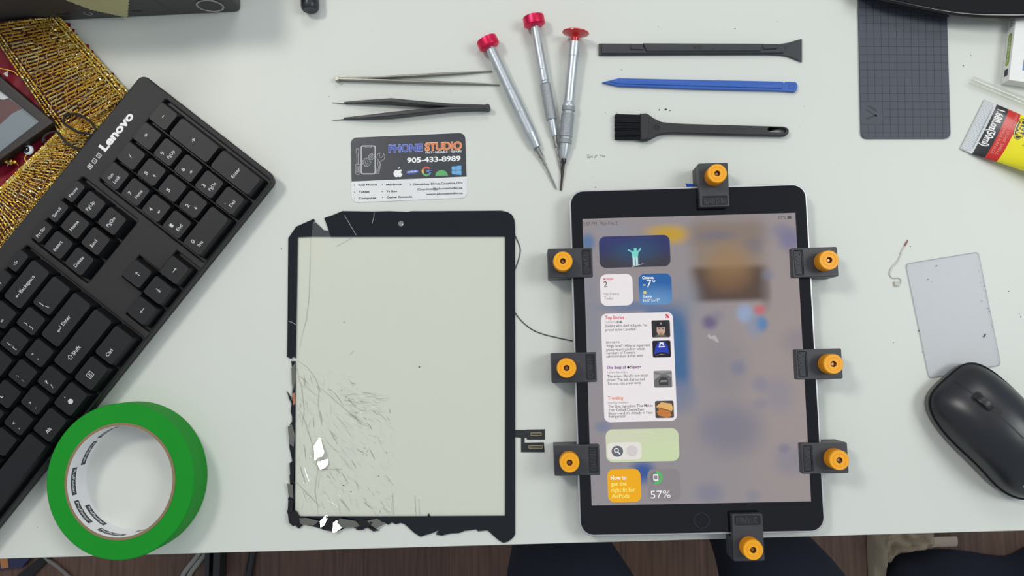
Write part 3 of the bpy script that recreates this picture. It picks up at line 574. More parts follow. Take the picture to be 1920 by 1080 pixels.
for pts in ([(590, 836), (599, 820), (602, 822), (606, 838), (610, 846), (607, 854), (599, 856), (594, 862)], [(595, 866), (615, 861), (616, 870), (609, 877), (601, 879), (597, 872)], [(601, 977), (611, 966), (616, 968), (609, 984), (603, 987)], [(625, 975), (634, 977), (642, 988), (630, 996), (626, 996)]):
    mb = MB(facet_m); facet(mb, pts, facet_m, 1.1, LAMP); mb.part('bright_shard', gl, 'tilted shard flashing white', ang=-1)
shard_m = mat('black_shard', (22, 23, 26), .1); shard_g = mat('grey_shard', (104, 104, 98), .25); random.seed(5)
for pts, m, t in (([(611, 966), (630, 974), (626, 996), (609, 992), (612, 980)], shard_m, (.1, .1)), ([(642, 988), (634, 977), (640, 970), (668, 976), (676, 986), (660, 988)], shard_g, (.2, -.2)), ([(676, 972), (700, 978), (690, 988), (672, 984)], shard_m, (-.2, .2)), ([(690, 975), (708, 972), (722, 982), (706, 990), (698, 984)], shard_g, (.2, .1)),
                  ([(556, 972), (575, 970), (600, 975), (590, 984), (566, 983)], shard_g, (-.2, -.1)), ([(542, 962), (556, 956), (566, 974), (552, 986), (544, 978)], shard_m, (.3, .1)), ([(541, 800), (548, 795), (553, 815), (551, 838), (544, 832)], shard_g, (.3, 0)), ([(538, 732), (546, 745), (548, 757), (543, 748)], shard_m, (.1, .1)),
                  ([(548, 738), (553, 736), (554, 756), (550, 760)], mat('copper_shard', (176, 112, 86), .35), (.1, 0)), ([(547, 690), (554, 680), (554, 712), (551, 732), (548, 720)], shard_g, (.2, 0)), ([(544, 868), (552, 862), (552, 905), (546, 896)], shard_m, (.25, .1)), ([(541, 905), (551, 908), (550, 934), (542, 930)], shard_g, (.15, -.2)),
                  ([(664, 988), (684, 989), (682, 993), (670, 993)], shard_m, (0, .2)), ([(688, 986), (712, 994), (700, 996)], shard_m, (.1, 0)), ([(541, 936), (552, 938), (550, 958), (541, 956)], shard_m, (-.2, .2))):
    mb = MB(m); facet(mb, pts, m, 1.45, None, t); mb.part('shard', gl, ang=-1)
spk = MB(ink)
for px, py, r in ((786, 688, .7), (645, 604, .4), (640, 732, .4), (710, 893, .5), (644, 910, .6), (648, 744, .5), (658, 922, .5), (660, 868, .0), (689, 846, .4), (725, 848, .4)):
    if r: q = L(gl, px, py, .5); spk.plate([circ(q.x, q.y, r, r * .6, 8)], .44, .5)
spk.part('specks', gl)
fx = MB(mat('flex_black', (40, 42, 45), .4)).plate([lp(gl, .5, [(963, 806), (983, 806.4), (988, 805.6), (1021.7, 805), (1021.7, 824), (988, 824), (987.8, 821), (983.6, 820.8), (983.6, 830), (990, 830), (1019.7, 829.4), (1021, 847.8), (977, 847.8), (977, 820.6), (963, 819.7)])], .15, .5).part('flex_cable', gl, 'black ribbon cable with two connectors')
for a in ((988, 806.5, 1020.5, 822.8, 994.7, 811, 1015.5, 817), (988, 831.5, 1019.5, 846.5, 991, 835, 1017.8, 841)):
    mb = MB(black_plastic).plate([lp(gl, .5, [(a[0], a[1]), (a[2], a[1]), (a[2], a[3]), (a[0], a[3])])], .5, .9, .1); c0 = L(gl, a[4], a[7], .9); c1 = L(gl, a[6], a[5], .9)
    mb.part('stiffener', fx); MB(gold_pin, well_plastic).plate([rr(c0.x, c0.y, c1.x, c1.y, .5), rr(c0.x + .5, c0.y + .6, c1.x - .5, c1.y - .6, .2)], .9, 1.5, .1, m=gold_pin).plate([rr(c0.x + .5, c0.y + .6, c1.x - .5, c1.y - .6, .2)], .9, 1.1, m=well_plastic).part('connector', fx)
ww = thing('thin_wire', 'thin dark wire looping out from under the cracked glass to the tablet', 'wire', P(1010, 600))
MB(mat('wire_dark', (62, 64, 64), .4)).tube(smooth(wpath(ww, .5, [(962, 430), (966, 442), (973, 458), (975.5, 470), (972, 487), (966, 504), (958, 522), (954, 545), (957, 570), (965, 585), (978, 602), (998, 618), (1020, 627), (1045, 633), (1073, 639)])), .4, 8).part('core', ww)

# ================================================================== tablet
TH_ = .0267
tab = thing('tablet', 'large tablet showing widgets on a blurred home screen, held by eight clamps', 'tablet', (115.76, -2.57, 7.26), TH_)
HW, HH, TT = 87.05, 125.3, 7.5
ipad_alu = mat('space_grey', (196, 197, 200), .38, .75)
MB(ipad_alu).plate([rr(-HW, -HH, HW, HH, 10.5, 10)], 0, TT - .08, .45, res=3).part('housing', tab)
bezel_m = mat('black_bezel', (9, 11, 19), .07)
MB(bezel_m).plate([rr(-HW + 1.15, -HH + 1.15, HW - 1.15, HH - 1.15, 9.4, 10)], TT - .9, TT, .12).part('front_glass', tab)
ZT = 14.76
def T(px, py): v = L(tab, px, py, ZT); return (v.x, v.y)
zs = TT + .03
q = T(1316, 976)
MB(bezel_m, mat('button_ring', (52, 55, 62), .3)).plate([circ(q[0], q[1], 5.5)], zs, zs + .02, m=bezel_m).plate([circ(q[0], q[1], 5.5), circ(q[0], q[1], 5.25)], zs + .04, zs + .04, m=MATS['button_ring']).part('home_button', tab)
SW, SH = 77.75, 103.65
def glow_mat(name, base, blobs, strength=1.0):
    m = bpy.data.materials.new(name); m.use_nodes = True; nt = m.node_tree; b = nt.nodes['Principled BSDF']; N = nt.nodes.new; lk = nt.links.new
    tc = N('ShaderNodeTexCoord'); cur = None
    for (cx, cy, rx, ry, c, st, *box) in blobs:
        p = T(cx, cy); sub = N('ShaderNodeVectorMath'); sub.operation = 'SUBTRACT'; lk(tc.outputs['Object'], sub.inputs[0]); sub.inputs[1].default_value = (p[0] * S, p[1] * S, TT * S)
        mul = N('ShaderNodeVectorMath'); mul.operation = 'MULTIPLY'; lk(sub.outputs[0], mul.inputs[0]); mul.inputs[1].default_value = (2620 / rx, 2620 / ry, 0)
        if box:
            ab = N('ShaderNodeVectorMath'); ab.operation = 'ABSOLUTE'; lk(mul.outputs[0], ab.inputs[0]); sx = N('ShaderNodeSeparateXYZ'); lk(ab.outputs[0], sx.inputs[0])
            vals = []
            for i in (0, 1):
                r_ = N('ShaderNodeMapRange'); r_.interpolation_type = 'SMOOTHSTEP'; lk(sx.outputs[i], r_.inputs[0]); r_.inputs[1].default_value = 1 - box[0]; r_.inputs[2].default_value = 1 + box[0]; r_.inputs[3].default_value = 1; r_.inputs[4].default_value = 0; vals.append(r_.outputs[0])
            mm = N('ShaderNodeMath'); mm.operation = 'MULTIPLY'; lk(vals[0], mm.inputs[0]); lk(vals[1], mm.inputs[1]); m2 = N('ShaderNodeMath'); m2.operation = 'MULTIPLY'; lk(mm.outputs[0], m2.inputs[0]); m2.inputs[1].default_value = st; fac = m2.outputs[0]
        else:
            ln_ = N('ShaderNodeVectorMath'); ln_.operation = 'LENGTH'; lk(mul.outputs[0], ln_.inputs[0]); r_ = N('ShaderNodeMapRange'); r_.interpolation_type = 'SMOOTHSTEP'; lk(ln_.outputs['Value'], r_.inputs[0])
            r_.inputs[1].default_value = .25; r_.inputs[2].default_value = 1.35; r_.inputs[3].default_value = st; r_.inputs[4].default_value = 0; fac = r_.outputs[0]
        mx = N('ShaderNodeMixRGB'); lk(fac, mx.inputs[0]); mx.inputs[2].default_value = rgb(c)
        if cur: lk(cur, mx.inputs[1])
        else: mx.inputs[1].default_value = rgb(base)
        cur = mx.outputs[0]
    lk(cur, b.inputs['Emission Color']); b.inputs['Emission Strength'].default_value = strength; b.inputs['Base Color'].default_value = (.004, .004, .005, 1); b.inputs['Roughness'].default_value = .08
    b.inputs['Specular IOR Level'].default_value = .3
    return m
wall = glow_mat('blurred_wallpaper', (150, 143, 146), [
    (1480, 700, 130, 330, (160, 148, 145), .8), (1180, 900, 200, 60, (146, 143, 148), .6), (1258, 440, 42, 20, (196, 158, 48), .95), (1232, 432, 30, 12, (190, 155, 60), .5), (1102, 455, 16, 20, (84, 118, 160), .9), (1150, 432, 40, 14, (146, 146, 158), .6),
    (1365, 440, 70, 20, (128, 120, 124), .7, .4), (1365, 470, 68, 62, (138, 122, 108), .75, .3), (1342, 442, 42, 12, (112, 110, 126), .6), (1412, 462, 22, 18, (112, 112, 124), .5), (1367, 532, 68, 33, (88, 70, 62), .97, .25), (1366, 494, 52, 46, (158, 126, 86), .7), (1366, 528, 44, 26, (128, 96, 68), .5), (1435, 545, 12, 40, (88, 74, 70), .4),
    (1482, 450, 26, 24, (112, 110, 150), .7), (1466, 432, 22, 16, (120, 118, 148), .5), (1440, 515, 14, 12, (120, 130, 150), .5),
    (1252, 650, 40, 78, (62, 104, 150), .95, .35), (1180, 575, 66, 12, (88, 116, 160), .7), (1110, 600, 16, 120, (130, 136, 152), .6), (1290, 560, 30, 50, (136, 142, 154), .5), (1268, 745, 44, 34, (112, 124, 152), .7),
    (1331, 604, 17, 15, (100, 90, 128), .85), (1345, 592, 14, 12, (130, 126, 145), .5), (1397, 588, 18, 20, (148, 168, 200), .9), (1424, 581, 13, 11, (192, 108, 114), .95), (1428, 607, 13, 16, (80, 126, 176), .95), (1415, 610, 18, 26, (126, 146, 178), .5),
    (1360, 690, 50, 60, (138, 134, 140), .6), (1384, 690, 16, 16, (122, 124, 146), .7), (1425, 720, 18, 18, (128, 128, 150), .6), (1460, 740, 34, 40, (136, 134, 150), .5), (1425, 757, 16, 12, (130, 130, 150), .5), (1500, 640, 40, 30, (136, 130, 140), .6),
    (1372, 805, 66, 56, (126, 124, 138), .85), (1330, 800, 20, 30, (126, 126, 144), .4), (1480, 862, 34, 34, (136, 132, 146), .7), (1470, 841, 12, 10, (122, 120, 140), .6), (1330, 925, 30, 22, (126, 126, 146), .7), (1412, 930, 16, 14, (134, 132, 148), .6), (1205, 885, 26, 24, (52, 88, 152), .95), (1130, 800, 18, 12, (96, 118, 160), .6), (1140, 690, 60, 200, (146, 144, 152), .3)], .93)
disp = MB(wall).plate([[(-SW, -SH), (SW, -SH), (SW, SH), (-SW, SH)]], zs, zs).part('display', tab, 'lit display with blurred wallpaper', ang=-1)
def em(name, c, s=.95): return mat('lit_' + name, c, .1, emit=s, var=.0, spec=.3)
e_white, e_ink, e_grey, e_red, e_purple, e_orange = em('white', (236, 230, 232)), em('ink', (58, 56, 60)), em('grey', (140, 136, 140)), em('red', (214, 72, 80)), em('purple', (120, 62, 140)), em('orange', (230, 118, 72))
e_hi = em('bright', (246, 244, 246)); e_status = em('status', (84, 80, 86))
class W:
    def __init__(s, name, m, x0, y0, x1, y1, r=9, quad=None):
        s.mb = MB(m); s.name = name; s.m = m
        if quad: s.q = quad
        else: s.q = [T(x0, y0), T(x1, y0), T(x1, y1), T(x0, y1)]
        xa = (s.q[0][0] + s.q[3][0]) / 2; xb = (s.q[1][0] + s.q[2][0]) / 2; ya = (s.q[2][1] + s.q[3][1]) / 2; yb = (s.q[0][1] + s.q[1][1]) / 2
        s.mb.plate([rr(xa, ya, xb, yb, r / 2.62)], zs + .05, zs + .05, m=m); s.z = zs + .09
    def t(s, body, x0, y0, x1, y1, cap, m, bold=0): s.mb.text(body, T(x0, y0), T(x1, y1), cap / 2.62, s.z, m=m, bold=bold); return s
    def poly(s, pts, m, dz=0): s.mb.plate([[T(*p) for p in pts]], s.z + dz, s.z + dz, m=m); return s
    def pic(s, x0, y0, x1, y1, r, m, dz=0): a, b = T(x0, y1), T(x1, y0); s.mb.plate([rr(a[0], a[1], b[0], b[1], r / 2.62)], s.z + dz, s.z + dz, m=m); return s
    def done(s, label=None): return s.mb.part(s.name, disp, label, ang=-1)
st = MB(e_status)
st.text('3:53 PM', T(1093.5, 423.5), T(1119, 422.6), 7 / 2.62, zs + .05); st.text('Mon Feb 2', T(1124.5, 422.8), T(1157.5, 421.4), 7 / 2.62, zs + .05); st.part('status_clock', disp, ang=-1); st = MB(e_status)
st.text('57%', T(1459, 410.8), T(1473.5, 410.2), 5.6 / 2.62, zs + .05)
a, b = T(1476.6, 410.4), T(1483.4, 404.6); st.plate([rr(a[0], a[1], b[0], b[1], .4)], zs + .05, zs + .05); a, b = T(1484, 410), T(1487.4, 404.4); st.plate([rr(a[0], a[1], b[0], b[1], .3), rr(a[0] - .1, a[1] + .3, b[0] - .3, b[1] - .3, .2)], zs + .05, zs + .05, m=em('grey', (140, 136, 140))); st.part('battery_status', disp, ang=-1)
# sky photo widget
sky = glow_mat('night_sky', (52, 58, 104), [(1190, 500, 120, 36, (66, 62, 62), .95), (1190, 470, 50, 30, (50, 84, 120), .6), (1150, 445, 60, 16, (58, 60, 110), .7)], .95)
k = W('photo_widget', sky, 1123.5, 442, 1256.5, 501, 12); teal, dteal = em('teal', (120, 214, 200)), em('teal_pale', (190, 226, 226))
k.poly([(1177, 467), (1186, 471), (1196, 470), (1201, 464), (1202, 467.5), (1197, 474), (1196, 482), (1185, 482.6), (1185, 474), (1177, 469.5)], teal).poly([(1188, 466), (1191, 464.6), (1194, 466), (1193.6, 470), (1188.6, 470.4)], teal).poly([(1186, 482), (1190.4, 482), (1190.6, 498), (1186.6, 498.6)], dteal).poly([(1191.4, 482), (1196, 482), (1196.4, 497.6), (1192.2, 498)], dteal).poly([(1184, 500), (1206, 494), (1207, 494.6), (1186, 500.6)], em('snow', (200, 200, 190))).done('night photo widget with figure')
k = W('calendar_widget', e_white, 1125.5, 514, 1186.5, 573, 12)
k.t('MONDAY', 1131.6, 525.6, 1151, 525, 4.4, e_red, .02).t('2', 1132, 538.6, 1139, 538.4, 11, e_ink).t('No Events', 1132.6, 554, 1161, 553, 5.6, e_grey).t('Today', 1133, 562, 1150, 561.4, 5.6, e_grey).done()
blu = glow_mat('weather_blue', (44, 100, 164), [(1230, 570, 60, 34, (104, 150, 198), .9)], .95)
k = W('weather_widget', blu, 1197.8, 513, 1259.6, 571, 12)
k.t('Ottawa', 1204, 523.4, 1225.6, 522.8, 5.4, e_hi, .025).t('-7\u00b0', 1205.5, 538.8, 1229, 538.2, 13.6, e_hi).pic(1206, 545.6, 1212, 551.6, 3, em('sun', (236, 200, 90))).t('Sunny', 1205.8, 558.6, 1222.4, 558, 4.8, e_hi, .02).t('H:-5\u00b0 L:-15\u00b0', 1206, 566, 1237, 565, 4.8, e_hi, .02).done()
k = W('news_widget', e_white, 1129.8, 586.6, 1265.6, 790.5, 11)
k.t('Top Stories', 1134.6, 598.6, 1170.4, 598, 6.4, e_red, .02).poly([(1247.6, 588.8), (1250.4, 588.8), (1255, 594), (1255, 596.4), (1252, 596.4), (1247.6, 591.6)], e_red).poly([(1252.4, 588.6), (1255, 588.6), (1255, 591.4)], e_red).poly([(1247.8, 593.6), (1250.4, 596.4), (1247.8, 596.4)], e_red)
k.t('TORONTO', 1135.2, 606.4, 1155, 606.2, 4.2, e_grey, .0).t('SUN', 1156.4, 606, 1166.8, 605.8, 4.4, e_ink, .04)
for t, x0, y0, x1, y1 in (('Soldier who died in Latvia \u201cso', 1135, 613.6, 1213.4, 611.6), ('proud to be Canadian\u201d', 1135.4, 620.8, 1194.6, 619.4), ('\u201cHigh level\u201d: Alberta separatist', 1136.4, 651.4, 1219, 649.2), ('group won\u2019t confirm which', 1136.6, 657.8, 1208.6, 656.2), ('members of Trump\u2019s', 1136.8, 664.4, 1190.6, 663), ('administration it met with', 1137, 670.6, 1205, 669), ('The violent life of a tow truck', 1138.6, 708, 1215.4, 705.6), ('driver: The job that turned', 1138.8, 714.8, 1209, 713), ('Toronto into a war zone', 1139, 721.6, 1201.4, 719.8), ('The One Ingredient That Makes', 1140.6, 764.6, 1223.8, 762.4), ('Your Grilled Cheese Even', 1141, 771.2, 1207.6, 769.8), ('Better\u2014and it\u2019s Already in Your', 1141.2, 777.6, 1224, 775.6), ('Refrigerator', 1141.4, 783.4, 1173.4, 782.6)):
    k.t(t, x0, y0, x1, y1, 5.0, e_ink, .004)
k.t('SKY NEWS', 1136, 644, 1162, 643.4, 3.6, e_grey, .02).t('The Best of', 1137.6, 692, 1174, 691.4, 6, e_purple, .02).t('News+', 1181.4, 691.2, 1202, 690.8, 6, e_purple, .02).pic(1175.8, 686.4, 1180.2, 691.2, 2.2, e_ink).t('News Spotlight', 1138.6, 700, 1178, 699.2, 3.6, e_grey).t('Trending', 1139.8, 749.6, 1168.4, 749, 6.4, e_orange, .015).t('martha stewart', 1140, 757, 1178, 756.2, 3.8, e_grey)
D = .03
p1 = em('pic_dark', (46, 44, 46)); k.pic(1222.4, 600, 1255.6, 633, 3, p1)
k.poly([(1231, 612), (1247, 611), (1247, 622), (1243.6, 629), (1239, 631), (1234.6, 629), (1231.4, 622)], em('pic_skin', (198, 164, 146)), D).poly([(1227, 612), (1231, 604.6), (1243, 602.6), (1250.6, 606), (1251, 612), (1246, 613.4), (1234, 614)], em('pic_beret', (34, 34, 38)), 2 * D).poly([(1237, 606), (1240, 603.8), (1241, 608), (1238, 609)], em('grey', (140, 136, 140)), 3 * D).poly([(1226, 632.6), (1232, 627), (1246, 627), (1253, 632.6)], em('pic_uniform', (92, 90, 78)), D)
for x in (1234.6, 1241): k.poly([(x, 616), (x + 3.4, 616), (x + 3.4, 617.4), (x, 617.4)], em('pic_eye', (70, 52, 48)), 3 * D)
k.poly([(1236, 624.4), (1242, 624.2), (1241, 626), (1237, 626)], em('pic_lip', (150, 100, 92)), 3 * D)
k.pic(1224, 638, 1257, 670.6, 3, em('pic_navy', (26, 22, 34))).poly([(1226.6, 665), (1229, 650), (1234, 641), (1246, 640.4), (1252, 649), (1254.6, 664), (1248, 661), (1240, 660), (1232, 662)], em('pic_cap', (38, 62, 176)), D).poly([(1235.4, 648.6), (1237, 642), (1243, 641.6), (1245.6, 648), (1243, 648.4), (1241.8, 644.6), (1238.8, 644.8), (1238, 648.8)], e_hi, 2 * D).poly([(1234.6, 649.6), (1247, 649), (1247, 650.8), (1234.8, 651.4)], e_hi, 2 * D).poly([(1228, 667), (1240, 663.4), (1253, 666), (1240, 664.8)], em('grey', (140, 136, 140)), 2 * D)
k.pic(1226.4, 694.4, 1259.6, 727, 3, em('pic_grey', (150, 148, 148))).poly([(1227, 712), (1240, 703), (1250, 702.6), (1259, 708), (1259, 726), (1227, 726)], em('pic_road', (104, 102, 102)), D).poly([(1236, 722), (1235, 713), (1239, 708), (1249, 707.6), (1252.6, 712), (1253, 722)], em('pic_truck', (56, 55, 56)), 2 * D).poly([(1238, 713), (1250.6, 712.6), (1251, 716), (1238, 716.6)], em('grey', (140, 136, 140)), 3 * D).poly([(1227, 697), (1240, 700), (1259, 697), (1259, 701), (1240, 703.4), (1227, 701)], em('pic_hill', (122, 120, 122)), D)
k.pic(1229, 751, 1262.6, 784, 3, em('pic_pan', (72, 70, 66))).poly([(1230, 762), (1240, 754), (1259, 757), (1262, 766), (1258, 773), (1236, 768)], em('pic_toast', (226, 176, 106)), D).poly([(1231, 772), (1238, 767), (1258, 774), (1259, 780), (1250, 783), (1235, 779)], em('pic_crust', (196, 120, 56)), 2 * D).poly([(1233, 763), (1258, 770), (1258, 772.6), (1234, 766)], em('pic_cheese', (150, 84, 36)), 3 * D)
k.done('white news widget with four headlines')
k = W('map_widget', glow_mat('map_green', (204, 214, 178), [(1160, 820, 60, 30, (212, 212, 190), .6), (1250, 850, 60, 30, (204, 220, 174), .7)], .95), 1136, 804, 1273, 865.6, 13)
k.pic(1139.4, 828.6, 1202.4, 862.4, 8, em('panel', (228, 224, 218)), 0).pic(1147, 835.6, 1168, 856.8, 10.4, em('slate', (100, 104, 110)), D).pic(1174.6, 834.8, 1195.4, 856, 10.2, em('pale_grey', (212, 204, 204)), D)
k.mb.stroke([T(*p) for p in circ(1155.8, 844.4, 3.8, 3.8, 20)], .55, k.z + 2 * D, True, e_hi); k.mb.stroke([T(1158.6, 847.4), T(1162.6, 851.6)], .75, k.z + 2 * D, m=e_hi); k.done('pale green widget with search button')
k = W('tip_widget', em('amber', (240, 172, 12)), 1139.4, 879.4, 1201.6, 941.6, 12); ylw = em('yellow', (250, 236, 120))
k.t('How to', 1145, 899.6, 1174.8, 899, 7.4, e_hi, .025).t('get the', 1146, 911, 1175, 910.4, 7.4, ylw, .015).t('right fit for', 1146.6, 922.6, 1191, 921.6, 7.4, ylw, .015).t('AirPods', 1147, 934, 1180, 933.2, 7.4, ylw, .015).done('amber tip widget')
k = W('battery_widget', em('dusk', (138, 132, 136)), 1214.4, 879, 1276, 939.6, 12)
gr = em('green', (84, 190, 96))
c0 = T(1230.4, 895.4); k.mb.plate([circ(c0[0], c0[1], 4.3)], k.z, k.z, m=em('ring_grey', (120, 118, 126))); k.mb.plate([[(c0[0] + 4.5 * math.cos(math.radians(a)), c0[1] + 4.5 * math.sin(math.radians(a))) for a in range(-110, 91, 10)]], k.z + D, k.z + D, m=gr)
k.mb.plate([circ(c0[0], c0[1], 2.9)], k.z + 2 * D, k.z + 2 * D, m=em('ring_in', (128, 140, 132))); k.pic(1225.2, 889, 1234, 901.4, 1, e_hi, 3 * D).pic(1226.8, 891.4, 1232.4, 899, .6, e_grey, 4 * D)
k.t('57%', 1220, 934.6, 1257.6, 933.4, 14, e_hi, -.006).done()
MB(em('smudge', (180, 172, 174))).plate([[T(*p) for p in ((1326, 630), (1330, 626), (1333, 631), (1340, 628), (1346, 636), (1348, 642), (1342, 641), (1337, 636), (1330, 635))]], zs + .05, zs + .05).part('blurred_icon', disp, ang=-1)

# ================================================================== clamps
cl_body = mat('clamp_grey', (56, 58, 64), .45, bump=.1, bscale=2500); cl_dark = mat('clamp_inset', (34, 37, 44), .4); cl_low = mat('clamp_low', (84, 86, 90), .5)
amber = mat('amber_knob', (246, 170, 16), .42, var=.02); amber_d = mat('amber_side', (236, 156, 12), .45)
RX = Matrix.Rotation(PI / 2, 4, 'X')
def make_clamp():
    r = thing('screen_clamp', '', 'clamp', (0, 0, 0), 0, 'tablet clamps')
    hw_ = 10.7
    def prism(prof, m, bev=.7): return MB(m).plate([prof], -hw_, hw_, bev, M=RX)
    prism([(-10.4, 0), (21, 0), (21.5, 6.7), (5.2, 6.9), (5.2, 10.3), (-10.4, 10.3)], cl_body).part('lower_jaw', r)
    up = prism([(-10.4, 10.7), (4.4, 10.7), (4.4, 15.1), (21.7, 15.1), (21.9, 20.7), (-10.4, 20.7)], cl_body)
    up.plate([rr(-10.4, -hw_, 21.9, hw_, 1), rr(14.2, -8.9, 20.5, 8.9, .5)], 20.0, 22.0, .5, m=cl_body)
    u = up.part('upper_jaw', r)
    pl = MB(cl_dark).plate([rr(14.3, -8.8, 20.4, 8.8, .4)], 20.6, 20.9, m=cl_dark).plate([rr(14.3, -8.8, 20.4, 8.8, .4), rr(14.9, -8.2, 19.8, 8.2, .4)], 20.8, 21.5, .15, m=cl_dark)
    pl.text('QIANLI', (19.3, -7.7), (19.3, 7.7), 3.9, 21.1, m=cl_body, ext=.5); pl.part('nameplate', u, 'recessed maker nameplate')
    tooth = MB(cl_dark)
    for k in range(24):
        a = 2 * PI * k / 24; tooth.plate([[(8.0 * math.cos(a) + .25 * math.cos(t), 8.0 * math.sin(a) + .25 * math.sin(t)) for t in (0, PI / 2, PI, 1.5 * PI)]], 22.0, 22.06)
    tooth.part('dial_marks', u)
    star = []
    for k in range(44):
        a = 2 * PI * k / 44; star += [(6.75 * math.cos(a - .045), 6.75 * math.sin(a - .045)), (7.05 * math.cos(a), 7.05 * math.sin(a)), (6.75 * math.cos(a + .045), 6.75 * math.sin(a + .045))]
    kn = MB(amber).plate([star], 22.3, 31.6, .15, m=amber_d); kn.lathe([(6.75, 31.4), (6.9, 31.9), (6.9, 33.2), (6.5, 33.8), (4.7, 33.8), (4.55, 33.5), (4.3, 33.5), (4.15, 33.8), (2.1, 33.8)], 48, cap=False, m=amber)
    kn.lathe([(2.1, 33.8), (1.75, 33.2), (1.7, 31.7)], 6, cap=False, m=mat('socket_shade', (150, 84, 40), .4, .5)); kn = kn.part('knob', r, 'amber thumb knob')
    MB(mat('brass_screw', (170, 130, 96), .3, 1)).lathe([(1.75, 31.6), (1.3, 32.2), (1.1, 31.9), (0, 31.9)], 6).part('hex_screw', kn)
    MB(well_plastic).lathe([(3, 21.9), (3, 22.4)], 20).part('collar', kn)
    return r
def copy_tree(o, parent=None):
    c = o.copy(); col.objects.link(c); c.parent = parent
    for ch in list(o.children): copy_tree(ch, c)
    return c
cl0 = make_clamp()
CL = [((1055.5, 489.5), 0, 'tablet clamp level with the night photo widget, on the side facing the cracked glass'), ((1062.5, 690), 0, 'middle tablet clamp beside the news widget, where the thin wire ends'), ((1068, 867.5), 0, 'tablet clamp beside the pale green widget, near the two ribbon connectors'),
      ((1555, 487.5), PI, 'tablet clamp on the mouse side, nearest the grid mat'), ((1563, 682.5), PI, 'middle tablet clamp on the mouse side, across from the news widget'), ((1574, 863), PI, 'tablet clamp on the mouse side, lowest of its three'),
      ((1345, 325), -PI / 2, 'tablet clamp at the camera edge with blue tape poking out'), ((1412.5, 1031.5), PI / 2, 'tablet clamp by the home button, overhanging the desk edge')]
for i, (q, a, lab) in enumerate(CL):
    c = cl0 if i == 0 else copy_tree(cl0); p = P(q[0], q[1], 33.8); c.location = p * S; c.location.z = 0; c.rotation_euler = (0, 0, a + TH_); c['label'] = lab
bt = thing('blue_tape_strip', 'small blue tape strip poking out beside the camera edge clamp', 'tape', P(1300, 342, 0))
MB(mat('blue_tape', (24, 84, 190), .35)).plate([lp(bt, 9.5, [(1289.5, 338.5), (1311, 341), (1316, 349), (1293, 348)])], 0.05, .3).part('strip', bt)

# ================================================================== grid mat
gm = thing('magnetic_mat', 'dark grey screw mat printed with a square grid', 'mat', P(1700, 120))
o = [(1608.5, -60), (1608.5, 0), (1613.7, 249), (1615, 254), (1618.5, 258.5), (1624, 260.2), (1772, 260), (1777.5, 258), (1781, 254), (1781.6, 248), (1775, 27), (1773, -60)]
MB(mat('mat_rubber', (70, 74, 85), .55, bump=.2, bscale=2500)).plate([lp(gm, 1, o)], .1, 1.7, .4).part('sheet', gm)
gd = MB(mat('grid_line', (40, 44, 54), .55))
GX = [1627.4, 1641, 1654.6, 1668.8, 1683.2, 1697, 1710.8, 1724.4, 1738.4, 1752.6, 1766.6]; GY = [14.6, 29.2, 43.8, 58.2, 72.6, 87.4, 102.4, 116.8, 131.2, 145.8, 160.4, 175.2, 190, 204.4, 219.2, 233.6, 248.4]
for i, x in enumerate(GX):
    f = lambda y: x + (y - 190) * .0205
    if i < 2: gd.stroke(lp(gm, 1.7, [(f(-40), -40), (f(190), 190)]), .34, 1.74); gd.stroke(lp(gm, 1.7, [(f(233.6), 233.6), (f(258), 258)]), .34, 1.74)
    else: gd.stroke(lp(gm, 1.7, [(f(-40), -40), (f(258), 258)]), .34, 1.74)
for i, y in enumerate(GY + [0.2, -14, -28]):
    lft = 1656.5 if 200 < y < 225 else 1610 + y * .018
    gd.stroke(lp(gm, 1.7, [(lft, y), (1776 + y * .02, y + .6)]), .34, 1.74)
gd.part('grid', gm, ang=-1)
lo = MB(mat('mat_logo', (44, 47, 56), .5))
for q in (((1624, 198.4), (1632, 198), (1643.8, 205.4), (1643.6, 210)), ((1624, 207.6), (1635.6, 214.2), (1643.8, 219), (1643.8, 215), (1637, 212.6), (1624, 203.4)), ((1624, 224.6), (1624.2, 220), (1643.8, 214.6), (1643.8, 219))): lo.plate([lp(gm, 1.7, q)], 1.76, 1.76)
lo.part('logo', gm, ang=-1)

# ================================================================== glue tube, box, clear tube
gt_ = P(1823.5, 232.5, 1); gth = -.484
gu = thing('glue_tube', 'yellow and red squeeze tube of clear glue with white crimped end', 'tube', (gt_.x, gt_.y, 0), gth)
def tw_(x): return 21.4 - max(0, x - 8) * .065
def th_(x): return 1.1 if x < 7.6 else 1.1 + 11 * min(1, (x - 7.6) / 58) ** .8
def ztop(x, y):
    h = th_(x); u = min(1, abs(y) / tw_(x)); return h + .25 + h * max(0, (1 - u ** 2.4)) ** .55
def tsec(mb, xs, m):
    n = 28; vs = []; fs = []
    for x in xs:
        for k in range(n):
            a = 2 * PI * k / n; y = tw_(x) * math.copysign(abs(math.cos(a)) ** .85, math.cos(a)); h = th_(x); u = min(1, abs(y) / tw_(x)); dz = h * max(0, (1 - u ** 2.4)) ** .55; vs.append((x, y, h + .25 + (dz if math.sin(a) > 0 else -dz)))
    for i in range(len(xs) - 1):
        for k in range(n): k2 = (k + 1) % n; fs.append((i * n + k, i * n + k2, (i + 1) * n + k2, (i + 1) * n + k))
    mb.add(vs, fs, m)
wcr = mat('tube_white', (214, 217, 220), .35); tbl = mat('tube_black', (40, 40, 44), .3, coat=.3); trd = mat('tube_red', (204, 44, 36), .3, coat=.3); tye = mat('tube_yellow', (240, 228, 30), .3, coat=.3)
mb = MB(wcr); xs = []
x = 0.3
while x < 7.4: xs.append(x); x += .5
n = len(xs); vs = []; fs = []
mb.plate([[(0, -21.4), (8, -21.2), (8, 21.2), (0, 21.4)]], .5, 1.7, .3)
